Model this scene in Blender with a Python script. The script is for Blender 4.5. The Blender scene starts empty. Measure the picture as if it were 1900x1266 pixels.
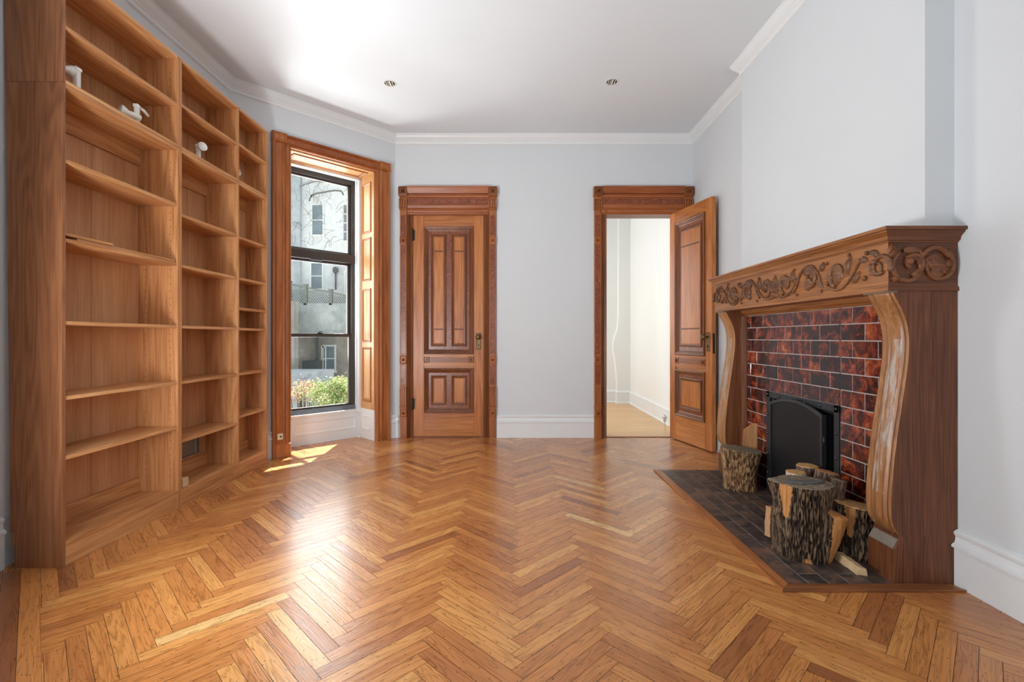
import bpy, math, random
from mathutils import Vector, Matrix, noise
random.seed(7)
C = bpy.context.scene.collection
scene = bpy.context.scene
PI = math.pi
R = math.radians

# ------------------------------------------------------------------ camera
EYE = 1.084
cam_d = bpy.data.cameras.new('camera'); cam = bpy.data.objects.new('camera', cam_d); C.objects.link(cam)
cam.location = (0, 0, EYE); cam.rotation_euler = (R(90), 0, 0)
cam_d.sensor_width = 36; cam_d.lens = 890/1900*36
cam_d.shift_x = 0; cam_d.shift_y = -7/1900
cam_d.clip_start = .05; cam_d.clip_end = 300
scene.camera = cam
# ------------------------------------------------------------------ view
scene.view_settings.view_transform = 'Standard'
scene.view_settings.look = 'None'
scene.view_settings.gamma = 1
scene.view_settings.use_curve_mapping = False
scene.view_settings.exposure = -0.12
# ------------------------------------------------------------------ sky, sun, daylight through the windows, added fill lamps
W = bpy.data.worlds.new('sky'); scene.world = W; W.use_nodes = True
wn = W.node_tree.nodes; wl = W.node_tree.links; wn.clear()
wo = wn.new('ShaderNodeOutputWorld'); wb = wn.new('ShaderNodeBackground')
wb.inputs['Color'].default_value = (.86, .93, 1, 1); wb.inputs['Strength'].default_value = 1.35
wl.new(wb.outputs[0], wo.inputs[0])

def lamp(name, kind, loc, rot, energy, color=(1, 1, 1), **kw):
    d = bpy.data.lights.new(name, kind); d.energy = energy; d.color = color
    for k, v in kw.items(): setattr(d, k, v)
    o = bpy.data.objects.new(name, d); C.objects.link(o); o.location = loc; o.rotation_euler = rot
    return o
def aim(o, tgt):
    o.rotation_euler = (Vector(tgt)-o.location).to_track_quat('-Z', 'Y').to_euler()
sun = lamp('sun', 'SUN', (0, 20, 20), (0, 0, 0), 30, (1, .96, .9), angle=R(.4))
sun.rotation_euler = Vector((.06, -1, -1.36)).to_track_quat('-Z', 'Y').to_euler()
# daylight entering through the street-side windows behind the camera
for nm, lx in (('daylight_front_left', -.45), ('daylight_front_right', .95)):
    lamp(nm, 'AREA', (lx, -2.33, 1.6), (R(102), 0, 0), 17, (.96, .985, 1), shape='RECTANGLE', size=.9, size_y=2.2)
# sky light entering through the bay window in the picture
o = lamp('daylight_bay', 'AREA', (-2.12, 5.12, 1.8), (0, 0, 0), 46, (.96, .985, 1), shape='RECTANGLE', size=.8, size_y=1.9)
o.rotation_euler = Vector((.707, -.707, .03)).to_track_quat('-Z', 'Y').to_euler()
# sunlight thrown back up from the bright yard through the same window
o = lamp('yard_bounce', 'AREA', (-2.3, 5.3, .45), (0, 0, 0), 8, (1, .985, .96), shape='RECTANGLE', size=.3, size_y=.2, spread=R(60))
aim(o, (-1.6, 4.1, 3.26))
# added fill lamps at the unseen near bay opening; second brightens the ceiling
o = lamp('bay_fill_near', 'AREA', (-1.86, 1.22, 1.6), (0, 0, 0), 32, (.95, .98, 1), shape='RECTANGLE', size=.9, size_y=2.4)
o.rotation_euler = Vector((.707, .707, .25)).to_track_quat('-Z', 'Y').to_euler()
o = lamp('ceiling_fill_near', 'AREA', (-1.9, 1.15, .7), (0, 0, 0), 84, (.95, .98, 1), shape='RECTANGLE', size=.8, size_y=.5)
aim(o, (-.2, 2.9, 3.2))
# daylight in the next room
lamp('daylight_next_room', 'AREA', (-.9, 6.8, 1.7), (0, R(-90), 0), 60, (1, 1, 1), shape='RECTANGLE', size=1.8, size_y=1.6)

# ------------------------------------------------------------------ materials
def lin(c):
    return tuple([(x/255/12.92 if x/255 <= .04045 else ((x/255+.055)/1.055)**2.4) for x in c])+(1,)
class NT:
    def __init__(s, name):
        s.m = bpy.data.materials.new(name); s.m.use_nodes = True
        s.n = s.m.node_tree.nodes; s.l = s.m.node_tree.links
        s.b = s.n['Principled BSDF']
    def add(s, t, **kw):
        n = s.n.new(t)
        for k, v in kw.items(): setattr(n, k, v)
        return n
    def link(s, a, b): s.l.new(a, b)
    def coord(s, scale, kind='Object', rnd=True):
        tc = s.add('ShaderNodeTexCoord'); mp = s.add('ShaderNodeMapping'); mp.inputs['Scale'].default_value = scale
        if rnd:
            oi = s.add('ShaderNodeObjectInfo'); mu = s.add('ShaderNodeMath', operation='MULTIPLY'); mu.inputs[1].default_value = 37.
            s.link(oi.outputs['Random'], mu.inputs[0]); va = s.add('ShaderNodeVectorMath', operation='ADD')
            s.link(tc.outputs[kind], va.inputs[0]); s.link(mu.outputs[0], va.inputs[1]); s.link(va.outputs[0], mp.inputs[0])
        else: s.link(tc.outputs[kind], mp.inputs[0])
        return mp.outputs[0]
    def noise(s, vec, scale, detail=3, rough=.55, dist=0):
        n = s.add('ShaderNodeTexNoise'); n.inputs['Scale'].default_value = scale; n.inputs['Detail'].default_value = detail
        n.inputs['Roughness'].default_value = rough; n.inputs['Distortion'].default_value = dist
        s.link(vec, n.inputs['Vector']); return n.outputs['Fac']
    def ramp(s, fac, stops):
        r = s.add('ShaderNodeValToRGB'); e = r.color_ramp.elements
        while len(e) < len(stops): e.new(.5)
        for i, (p, c) in enumerate(stops):
            e[i].position = p; e[i].color = c if len(c) == 4 else c+(1,)
        s.link(fac, r.inputs[0]); return r.outputs[0]
    def mix(s, a, b, fac, mode='MIX'):
        m = s.add('ShaderNodeMix', data_type='RGBA', blend_type=mode)
        for v, k in ((fac, 0), (a, 6), (b, 7)):
            if hasattr(v, 'node'): s.link(v, m.inputs[k])
            else: m.inputs[k].default_value = v
        return m.outputs[2]
    def math(s, op, a, b=None):
        m = s.add('ShaderNodeMath', operation=op)
        for i, v in enumerate((a, b)):
            if v is None: continue
            if hasattr(v, 'node'): s.link(v, m.inputs[i])
            else: m.inputs[i].default_value = v
        return m.outputs[0]
    def bump(s, h, strength=.2, dist=.002):
        b = s.add('ShaderNodeBump'); b.inputs['Strength'].default_value = strength; b.inputs['Distance'].default_value = dist
        s.link(h, b.inputs['Height']); s.link(b.outputs[0], s.b.inputs['Normal'])
    def done(s, color=None, rough=.5, spec=None, metal=None):
        if color is not None:
            if hasattr(color, 'node'): s.link(color, s.b.inputs['Base Color'])
            else: s.b.inputs['Base Color'].default_value = color
        if hasattr(rough, 'node'): s.link(rough, s.b.inputs['Roughness'])
        else: s.b.inputs['Roughness'].default_value = rough
        if spec is not None: s.b.inputs['Specular IOR Level'].default_value = spec
        if metal is not None: s.b.inputs['Metallic'].default_value = metal
        return s.m

def wood(name, dark, mid, light, axis=2, rough=.42, rings=14, contrast=1, spec=.4, figure=1.0):
    t = NT(name)
    sc = [7, 7, 7]; sc[axis] = .55
    v = t.coord(tuple(sc))
    big = t.noise(v, 1.0*figure, 2, .5, .15)
    f = t.math('MULTIPLY', big, rings*6.28); f = t.math('SINE', f); f = t.math('MULTIPLY', f, .5*contrast*.55); f = t.math('ADD', f, .5)
    sf = [150, 150, 150]; sf[axis] = 4
    fine = t.noise(t.coord(tuple(sf)), 1.0, 2, .6)
    sm = [2.2, 2.2, 2.2]; sm[axis] = .35
    patch = t.noise(t.coord(tuple(sm)), 1.4, 2, .5)
    h = t.math('ADD', t.math('MULTIPLY', f, .20), t.math('ADD', t.math('MULTIPLY', fine, .46), t.math('MULTIPLY', patch, .38)))
    col = t.ramp(h, [(.34, lin(dark)), (.52, lin(mid)), (.72, lin(light))])
    t.bump(fine, .12, .0015)
    return t.done(col, rough, spec)

def plain(name, rgb, rough=.5, metal=0, spec=.5, var=0.04, scale=6, bump=0):
    t = NT(name); v = t.coord((1, 1, 1))
    n = t.noise(v, scale, 4, .6)
    c = lin(rgb); d = tuple(x*(1-var*2) for x in c[:3])+(1,); e = tuple(min(1, x*(1+var)) for x in c[:3])+(1,)
    col = t.ramp(n, [(.3, d), (.7, e)])
    if bump: t.bump(t.noise(v, scale*14, 3), bump, .002)
    return t.done(col, rough, spec, metal)

M = {}
M['wall'] = plain('white_wall_paint', (213, 217, 220), .62, var=.012, scale=1.3, bump=.03)
M['ceil'] = plain('ceiling_paint', (224, 229, 234), .5, var=.015, scale=.9, bump=.03)
M['trimw'] = plain('white_gloss_trim', (228, 231, 232), .35, var=.015, scale=3, bump=.02)
M['nextwall'] = plain('cream_wall_paint', (230, 232, 230), .6, var=.01, scale=1)
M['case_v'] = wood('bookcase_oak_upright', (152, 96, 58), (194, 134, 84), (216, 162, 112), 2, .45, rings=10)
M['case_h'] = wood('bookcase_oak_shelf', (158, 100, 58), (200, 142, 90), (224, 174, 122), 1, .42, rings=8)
M['case_end'] = wood('bookcase_oak_end_shaded', (112, 68, 42), (142, 91, 58), (164, 112, 74), 2, .4, rings=12, contrast=1.0)  # darker copy of the oak; shade on this end is in the colour
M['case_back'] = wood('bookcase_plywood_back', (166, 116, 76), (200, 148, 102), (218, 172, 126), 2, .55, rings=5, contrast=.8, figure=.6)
M['door_v'] = wood('door_wood_vertical', (132, 72, 32), (180, 108, 52), (206, 140, 78), 2, .34, rings=8, contrast=.8)
M['door_h'] = wood('door_wood_horizontal', (128, 72, 34), (174, 106, 52), (202, 138, 78), 0, .34, rings=8, contrast=.8)
M['mould_v'] = wood('door_moulding_vertical', (84, 45, 24), (118, 68, 36), (148, 92, 52), 2, .34, rings=6, contrast=.6)
M['mould_h'] = wood('door_moulding_horizontal', (96, 52, 28), (138, 78, 44), (164, 102, 60), 0, .34, rings=6, contrast=.6)
M['cas_v'] = wood('casing_wood_vertical', (118, 64, 30), (162, 94, 48), (190, 122, 70), 2, .35, rings=7, contrast=.7)
M['cas_h'] = wood('casing_wood_horizontal', (112, 58, 28), (154, 84, 42), (180, 110, 62), 0, .35, rings=7, contrast=.7)
M['shutter'] = wood('shutter_pine', (168, 116, 66), (200, 150, 96), (220, 176, 124), 2, .4, rings=6, contrast=.6)
M['man_v'] = wood('mantel_oak_vertical_shaded', (72, 40, 25), (106, 62, 37), (134, 84, 52), 2, .42, rings=16, contrast=.8)  # darker than the front oak; shade of the sides put in the colour
M['man_y'] = wood('mantel_oak_lengthwise', (104, 62, 32), (146, 92, 50), (176, 120, 70), 1, .36, rings=10, contrast=.7)
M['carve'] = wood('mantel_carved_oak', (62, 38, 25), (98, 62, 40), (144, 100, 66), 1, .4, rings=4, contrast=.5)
M['console'] = wood('mantel_console_oak', (112, 72, 40), (158, 108, 66), (188, 142, 98), 2, .34, rings=10, contrast=.7)
M['man_x'] = wood('mantel_oak_crosswise_shaded', (72, 40, 25), (106, 62, 37), (134, 84, 52), 0, .42, rings=12, contrast=.7)
M['oakborder'] = wood('hearth_border_oak', (118, 66, 34), (160, 98, 54), (184, 120, 70), 1, .35, rings=8)
M['oakborderx'] = wood('hearth_border_oak_cross', (96, 58, 34), (134, 82, 48), (160, 104, 64), 0, .35, rings=8)
M['floor2'] = wood('light_oak_strip', (188, 138, 82), (214, 170, 112), (228, 190, 138), 0, .28, rings=5, contrast=.5)
def burl(name, a, b, c):
    t = NT(name); v = t.coord((1, 1, 1))
    n = t.noise(v, 26, 4, .65, 1.6); n2 = t.noise(v, 90, 2)
    f = t.math('ADD', t.math('MULTIPLY', n, .7), t.math('MULTIPLY', n2, .3))
    t.bump(n, .08, .001)
    return t.done(t.ramp(f, [(.36, lin(a)), (.5, lin(b)), (.66, lin(c))]), .3, .5)
M['burl'] = burl('burl_veneer', (86, 38, 20), (126, 62, 32), (164, 92, 50))
M['gap'] = plain('dark_gap', (26, 18, 13), .8)
M['hole'] = plain('pin_hole_shadow_depth', (44, 25, 15), .9)
M['seam'] = plain('panel_joint', (92, 54, 32), .6)
M['brass'] = plain('aged_brass', (112, 92, 64), .38, .85, var=.1, scale=40)
M['iron'] = plain('dark_iron', (44, 40, 38), .5, .6, var=.08, scale=30)
M['framem'] = plain('bronze_aluminium', (74, 70, 68), .42, .35, var=.03)
M['frameg'] = plain('grey_aluminium_sill', (108, 116, 124), .4, .35, var=.03)
M['blackmetal'] = plain('black_screen_metal', (22, 23, 25), .5, .3, var=.08, scale=20, spec=.4)
M['greymetal'] = plain('forged_grey_metal', (62, 64, 68), .42, .6, var=.12, scale=18, bump=.15)
M['soot'] = plain('sooty_firebrick', (14, 13, 13), .9, var=.2)
M['whiteplastic'] = plain('white_enamel', (226, 222, 214), .35, var=.01)
M['ivory'] = plain('ivory_plate', (214, 200, 164), .4, var=.02)
M['chrome'] = plain('chrome', (200, 202, 206), .15, 1, var=.01)
M['greyplate'] = plain('grey_sheet_metal', (150, 142, 132), .5, .2, var=.06)
M['paleblock'] = wood('raw_pine', (186, 152, 110), (208, 178, 136), (222, 196, 158), 0, .6, rings=5, contrast=.5)
M['paintwood'] = plain('worn_white_paint', (214, 206, 192), .5, var=.08, scale=22)
M['wornpale'] = plain('bare_worn_wood', (132, 122, 110), .45, var=.08, scale=26)

# glass
t = NT('window_glass'); t.b.inputs['Base Color'].default_value = (1, 1, 1, 1)
tr = t.add('ShaderNodeBsdfTransparent'); tr.inputs[0].default_value = (.93, .95, .95, 1)
gl = t.add('ShaderNodeBsdfGlossy'); gl.inputs['Roughness'].default_value = .02
fw = t.add('ShaderNodeLayerWeight'); fw.inputs['Blend'].default_value = .5
mx = t.add('ShaderNodeMixShader'); t.link(t.math('ADD', t.math('MULTIPLY', t.math('POWER', fw.outputs['Facing'], 5), .8), .03), mx.inputs[0]); t.link(tr.outputs[0], mx.inputs[1]); t.link(gl.outputs[0], mx.inputs[2])
t.link(mx.outputs[0], t.n['Material Output'].inputs[0]); M['glass'] = t.m

# parquet: tone per board from a colour attribute, grain along the board from its UVs
def parquet():
    t = NT('herringbone_oak')
    at = t.add('ShaderNodeAttribute'); at.attribute_name = 'tone'
    uv = t.add('ShaderNodeUVMap')
    sep = t.add('ShaderNodeSeparateColor'); t.link(at.outputs['Color'], sep.inputs[0])
    tone, kind = sep.outputs[0], sep.outputs[1]
    def mp(s):
        m = t.add('ShaderNodeMapping'); m.inputs['Scale'].default_value = s; t.link(uv.outputs[0], m.inputs[0]); return m.outputs[0]
    fig = t.noise(mp((1.6, 22, 1)), 1, 2, .5, .8)
    ring = t.math('ADD', t.math('MULTIPLY', t.math('SINE', t.math('MULTIPLY', fig, 62)), .5), .5)
    fine = t.noise(mp((9, 260, 1)), 1, 2, .6)
    blot = t.noise(mp((5, 14, 1)), 1, 3, .6)
    base = t.ramp(tone, [(0, lin((140, 84, 48))), (.3, lin((174, 108, 58))), (.65, lin((202, 134, 72))), (.88, lin((220, 160, 92))), (1, lin((224, 184, 124)))])
    g = t.math('ADD', t.math('MULTIPLY', ring, .22), t.math('ADD', t.math('MULTIPLY', fine, .55), t.math('MULTIPLY', blot, .35)))
    gm = t.ramp(g, [(.34, (.52, .47, .42)), (.56, (.95, .94, .92)), (.8, (1.1, 1.1, 1.1))])
    col = t.mix(base, gm, .9, 'MULTIPLY')
    # nail heads
    streak = t.ramp(t.noise(mp((3.2, 95, 1)), 1, 3, .7), [(.66, (0, 0, 0)), (.74, (1, 1, 1))])
    col = t.mix(col, lin((70, 42, 26)), t.math('MULTIPLY', streak, .6))
    vo = t.add('ShaderNodeTexVoronoi', voronoi_dimensions='2D'); vo.inputs['Scale'].default_value = 1; t.link(mp((13, 30, 1)), vo.inputs['Vector'])
    nail = t.math('LESS_THAN', vo.outputs['Distance'], .06)
    col = t.mix(col, lin((60, 38, 26)), t.math('MULTIPLY', nail, .75))
    # worn, hazy varnish in the middle of the room
    tc = t.add('ShaderNodeTexCoord'); wear = t.noise(tc.outputs['Object'], 1.1, 4, .6)
    rough = t.math('ADD', t.math('MULTIPLY', wear, .22), t.math('ADD', t.math('MULTIPLY', ring, .10), .16))
    bsum = t.math('ADD', t.math('MULTIPLY', fine, .4), t.math('MULTIPLY', ring, .6))
    t.bump(bsum, .35, .0012)
    t.b.inputs['Coat Weight'].default_value = .45; t.b.inputs['Coat Roughness'].default_value = .2
    return t.done(col, rough, .5)
M['parquet'] = parquet()

def tile_mat(name, cols, rough, bump):
    t = NT(name)
    at = t.add('ShaderNodeAttribute'); at.attribute_name = 'tone'
    sep = t.add('ShaderNodeSeparateColor'); t.link(at.outputs['Color'], sep.inputs[0])
    va = t.add('ShaderNodeVectorMath', operation='ADD'); tc = t.add('ShaderNodeTexCoord')
    vm = t.add('ShaderNodeVectorMath', operation='SCALE'); vm.inputs['Scale'].default_value = 3.7
    t.link(at.outputs['Color'], vm.inputs[0]); t.link(tc.outputs['Object'], va.inputs[0]); t.link(vm.outputs[0], va.inputs[1])
    n = t.noise(va.outputs[0], 9.5, 4, .62, .9); n2 = t.noise(va.outputs[0], 60, 3, .75, .5)
    f = t.math('ADD', t.math('MULTIPLY', n, .8), t.math('MULTIPLY', n2, .3))
    f = t.math('ADD', f, t.math('MULTIPLY', sep.outputs[0], .07))
    t.bump(n, bump, .004)
    return t.done(t.ramp(f, [(p, lin(c)) for p, c in cols]), rough, .6)
M['tile'] = tile_mat('oxblood_glazed_tile', [(.47, (24, 15, 16)), (.555, (58, 20, 15)), (.63, (110, 40, 23)), (.72, (158, 76, 40)), (.80, (196, 124, 78))], .14, .2)
M['hearthtile'] = tile_mat('dull_hearth_tile', [(.44, (34, 31, 33)), (.56, (62, 55, 53)), (.64, (88, 74, 66)), (.72, (116, 76, 56)), (.8, (118, 108, 102))], .42, .12)
M['grout'] = plain('tile_grout', (178, 166, 160), .8, var=.1, scale=30)
M['groutdark'] = plain('hearth_grout', (150, 134, 122), .8, var=.25, scale=20)

def bark(name, cols, bare):
    t = NT(name); v = t.coord((1, 1, .16))
    n = t.noise(v, 38, 4, .7, 1.0); n2 = t.noise(t.coord((1, 1, 1)), 60, 3, .6)
    f = t.math('ADD', t.math('MULTIPLY', n, .8), t.math('MULTIPLY', n2, .2))
    ra = t.add('ShaderNodeAttribute'); ra.attribute_name = 'ridge'
    f = t.math('ADD', t.math('MULTIPLY', f, .72), t.math('MULTIPLY', ra.outputs['Fac'], .28))
    col = t.ramp(f, [(.36, lin(cols[0])), (.54, lin(cols[1])), (.72, lin(cols[2]))])
    at = t.add('ShaderNodeAttribute'); at.attribute_name = 'bare'
    b = t.ramp(t.noise(t.coord((1, 1, .1)), 60, 3), [(.3, lin(bare[0])), (.7, lin(bare[1]))])
    edge = t.math('ADD', at.outputs['Fac'], t.math('MULTIPLY', t.math('SUBTRACT', n2, .5), .8))
    col = t.mix(col, b, t.math('GREATER_THAN', edge, .5))
    t.bump(f, .5, .006)
    return t.done(col, .85, .2)
M['bark'] = bark('rough_bark', ((24, 18, 15), (60, 46, 36), (132, 110, 86)), ((150, 96, 52), (196, 142, 88)))
M['bark2'] = bark('stringy_bark', ((58, 40, 28), (120, 88, 60), (180, 146, 106)), ((150, 100, 60), (180, 128, 84)))
M['bark3'] = bark('smooth_bark', ((66, 50, 44), (104, 84, 72), (140, 118, 102)), ((170, 120, 80), (196, 150, 108)))
M['bark4'] = bark('birch_bark', ((150, 136, 120), (196, 184, 168), (220, 212, 200)), ((196, 160, 116), (210, 176, 134)))
def cut(name, a, b, c):
    t = NT(name); tc = t.add('ShaderNodeTexCoord'); ln = t.add('ShaderNodeVectorMath', operation='LENGTH')
    n = t.noise(tc.outputs['Object'], 9, 3); mpn = t.add('ShaderNodeMapping'); mpn.inputs['Scale'].default_value = (1, 1, 0)
    t.link(tc.outputs['Object'], mpn.inputs[0]); t.link(mpn.outputs[0], ln.inputs[0])
    r = t.math('SINE', t.math('MULTIPLY', t.math('ADD', ln.outputs['Value'], t.math('MULTIPLY', n, .02)), 900))
    f = t.math('ADD', t.math('MULTIPLY', r, .12), t.math('MULTIPLY', t.noise(tc.outputs['Object'], 40, 4, .7), 1))
    return t.done(t.ramp(f, [(.32, lin(a)), (.5, lin(b)), (.7, lin(c))]), .8, .2)
M['cutgrey'] = cut('weathered_cut_wood', (84, 74, 62), (124, 112, 96), (158, 142, 120))
M['cutfresh'] = cut('fresh_cut_wood', (160, 118, 72), (196, 154, 102), (214, 176, 126))
M['split'] = wood('split_firewood', (140, 92, 60), (176, 124, 84), (204, 156, 112), 2, .75, rings=6, contrast=.5, spec=.2)
M['splitx'] = wood('split_firewood_lengthwise', (132, 92, 66), (176, 132, 98), (200, 160, 124), 0, .75, rings=6, contrast=.5, spec=.2)
M['slate'] = plain('grey_bark_flake', (92, 94, 92), .7, var=.15, scale=20)
# outdoors
def stained(name, a, b, c, s=(.25, .25, .12)):
    t = NT(name); n = t.noise(t.coord(s), 1.6, 6, .65, .6); n2 = t.noise(t.coord((1, 1, 1)), 2.2, 4, .7)
    f = t.math('ADD', t.math('MULTIPLY', n, .6), t.math('MULTIPLY', n2, .4))
    return t.done(t.ramp(f, [(.34, lin(a)), (.5, lin(b)), (.62, lin(c))]), .9, .1)
M['facade'] = stained('stained_white_render', (196, 199, 200), (226, 227, 226), (240, 240, 238))
M['facadeg'] = stained('stained_grey_render', (150, 158, 164), (186, 191, 194), (212, 214, 214))
M['conc'] = stained('mossy_concrete', (148, 154, 152), (178, 183, 180), (206, 208, 204), (.5, .5, .2))
M['browns'] = stained('brown_grey_brick', (140, 134, 124), (164, 158, 148), (184, 178, 168))
M['winglass'] = plain('far_window_glass', (136, 150, 156), .25, var=.15, scale=.8)
M['winframe'] = plain('far_white_frame', (236, 236, 232), .6)
M['lattice'] = plain('weathered_lattice', (132, 138, 128), .9)
M['vine'] = plain('bare_vine_stems', (116, 112, 104), .9)
M['darkthing'] = plain('dark_grey_box', (100, 104, 104), .7)
M['ground'] = stained('yard_paving', (160, 160, 154), (184, 184, 178), (204, 203, 198))
M['leaf'] = NT('green_leaf').done(lin((150, 172, 104)), .6); M['leafr'] = NT('reddish_leaf').done(lin((196, 150, 132)), .6)
M['leafy'] = NT('yellow_leaf').done(lin((200, 206, 150)), .6)
M['stem'] = plain('shrub_stem', (96, 78, 58), .9)

# ------------------------------------------------------------------ mesh helpers
class MB:
    def __init__(s): s.v = []; s.f = []; s.mi = []; s.sm = []; s.M = Matrix(); s.uv = {}; s.tone = {}; s.bare = {}; s.crack = {}
    def P(s, p): s.v.append(tuple(s.M @ Vector(p))); return len(s.v)-1
    def F(s, idx, mi=0, sm=False): s.f.append(tuple(idx)); s.mi.append(mi); s.sm.append(sm)
    def box(s, x0, x1, y0, y1, z0, z1, mi=0):
        i = [s.P(p) for p in ((x0,y0,z0),(x1,y0,z0),(x1,y1,z0),(x0,y1,z0),(x0,y0,z1),(x1,y0,z1),(x1,y1,z1),(x0,y1,z1))]
        for q in ((0,3,2,1),(4,5,6,7),(0,1,5,4),(1,2,6,5),(2,3,7,6),(3,0,4,7)): s.F([i[k] for k in q], mi)
        return s
    def prism(s, poly, a, b, axis='y', mi=0, sm=False):
        # poly of (u,v): axis y -> (u,?,v); axis z -> (u,v,?); axis x -> (?,u,v)
        def pt(u, v, w): return {'y': (u, w, v), 'z': (u, v, w), 'x': (w, u, v)}[axis]
        A = [s.P(pt(u, v, a)) for u, v in poly]; B = [s.P(pt(u, v, b)) for u, v in poly]; n = len(poly)
        s.F(A, mi); s.F(B[::-1], mi)
        for k in range(n): s.F((A[k], B[k], B[(k+1)%n], A[(k+1)%n]), mi, sm)
        return s
    def rings(s, x0, x1, z0, z1, prof, y=0, mi=0, cap=True, mats=None):
        # nested rectangles: prof = [(inset, height)], height towards -y
        prev = None
        for k, (i, h) in enumerate(prof):
            r = [s.P(p) for p in ((x0+i, y-h, z0+i), (x1-i, y-h, z0+i), (x1-i, y-h, z1-i), (x0+i, y-h, z1-i))]
            if prev:
                for q in range(4): s.F((prev[q], prev[(q+1)%4], r[(q+1)%4], r[q]), mats[k] if mats else mi)
            prev = r
        if cap: s.F(prev, mats[-1] if mats else mi)
        return s
    def tube(s, pts, rad, n=8, flat=None, mi=0, sm=True, caps=True):
        pts = [Vector(p) for p in pts]; m = len(pts)
        if not isinstance(rad, (list, tuple)): rad = [rad]*m
        up = Vector((0, 0, 1)); rows = []
        for k, p in enumerate(pts):
            d = (pts[min(k+1, m-1)]-pts[max(k-1, 0)]).normalized()
            if flat is not None: nrm = Vector(flat); side = d.cross(nrm).normalized(); upv = nrm
            else:
                ref = up if abs(d.z) < .9 else Vector((1, 0, 0)); side = d.cross(ref).normalized(); upv = side.cross(d).normalized()
            rows.append([s.P(p+(side*math.cos(2*PI*j/n)+upv*math.sin(2*PI*j/n))*rad[k]) for j in range(n)])
        for k in range(m-1):
            for j in range(n): s.F((rows[k][j], rows[k][(j+1)%n], rows[k+1][(j+1)%n], rows[k+1][j]), mi, sm)
        if caps: s.F(rows[0][::-1], mi); s.F(rows[-1], mi)
        return s
    def lathe(s, prof, c=(0,0,0), axis='z', n=20, mi=0, sm=True):
        rows = []
        for r, h in prof:
            row = []
            for j in range(n):
                a = 2*PI*j/n; x, y = r*math.cos(a), r*math.sin(a)
                p = {'z': (x, y, h), 'y': (x, h, y), 'x': (h, x, y)}[axis]
                row.append(s.P((c[0]+p[0], c[1]+p[1], c[2]+p[2])))
            rows.append(row)
        for k in range(len(rows)-1):
            for j in range(n): s.F((rows[k][j], rows[k][(j+1)%n], rows[k+1][(j+1)%n], rows[k+1][j]), mi, sm)
        s.F(rows[0][::-1], mi); s.F(rows[-1], mi)
        return s
    def sweep(s, path, prof, mi=0, left=True):
        # path: xy points, prof: (out, z), out towards the room side; mitred
        n = len(path); P = [Vector(p) for p in path]; sg = 1 if left else -1; rows = []
        for k in range(n):
            d0 = (P[k]-P[k-1]).normalized() if k else None; d1 = (P[k+1]-P[k]).normalized() if k < n-1 else None
            if d0 is None: d0 = d1
            if d1 is None: d1 = d0
            n0 = Vector((-d0.y, d0.x))*sg; n1 = Vector((-d1.y, d1.x))*sg
            b = (n0+n1); b = b/b.length; sc = 1/max(.3, b.dot(n0))
            rows.append([s.P((P[k].x+b.x*o*sc, P[k].y+b.y*o*sc, z)) for o, z in prof])
        m = len(prof)
        for k in range(n-1):
            for j in range(m): s.F((rows[k][j], rows[k][(j+1)%m], rows[k+1][(j+1)%m], rows[k+1][j]), mi)
        s.F(rows[0]); s.F(rows[-1][::-1]); return s
    def build(s, name, mats, parent=None, bevel=0, seg=2, loc=None):
        me = bpy.data.meshes.new(name); off = Vector(loc) if loc else Vector((0, 0, 0))
        me.from_pydata([tuple(Vector(v)-off) for v in s.v], [], s.f); me.update()
        if not isinstance(mats, (list, tuple)): mats = [mats]
        for m in mats: me.materials.append(m)
        for p, mi, sm in zip(me.polygons, s.mi, s.sm): p.material_index = mi; p.use_smooth = sm
        if s.uv:
            l = me.uv_layers.new(name='UVMap')
            for p in me.polygons:
                if p.index in s.uv:
                    for li, q in zip(p.loop_indices, s.uv[p.index]): l.data[li].uv = q
        if s.tone:
            a = me.color_attributes.new('tone', 'FLOAT_COLOR', 'CORNER')
            for p in me.polygons:
                c = s.tone.get(p.index, (0, 0, 0))
                for li in p.loop_indices: a.data[li].color = (*c, 1)
        if s.bare:
            a = me.attributes.new('bare', 'FLOAT', 'POINT')
            for i, v in s.bare.items(): a.data[i].value = v
            a = me.attributes.new('ridge', 'FLOAT', 'POINT')
            for i, v in s.crack.items(): a.data[i].value = v
        o = bpy.data.objects.new(name, me); C.objects.link(o)
        if loc: o.location = loc
        if parent: o.parent = parent
        if bevel:
            md = o.modifiers.new('bevel', 'BEVEL'); md.width = bevel; md.segments = seg; md.limit_method = 'ANGLE'; md.angle_limit = R(40)
        return o
def bm_fix(o):
    import bmesh
    b = bmesh.new(); b.from_mesh(o.data); bmesh.ops.recalc_face_normals(b, faces=b.faces); b.to_mesh(o.data); b.free()
def empty(name, loc=(0, 0, 0), rz=0, label=None, cat=None, group=None, kind=None):
    o = bpy.data.objects.new(name, None); C.objects.link(o); o.location = loc; o.rotation_euler = (0, 0, rz); o.empty_display_size = .1
    return tag(o, label, cat, group, kind)
def tag(o, label=None, cat=None, group=None, kind=None):
    for k, v in (('label', label), ('category', cat), ('group', group), ('kind', kind)):
        if v: o[k] = v
    return o
def struct(name, mb, mats, label, parent=None, **kw):
    o = mb.build(name, mats, parent, **kw); o['kind'] = 'structure'; o['label'] = label; return o
def B(*a, mi=0): return MB().box(*a, mi=mi)
def copy_tree(o, parent=None):
    c = o.copy(); C.objects.link(c)
    if parent: c.parent = parent
    for ch in list(o.children): copy_tree(ch, c)
    return c

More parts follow.
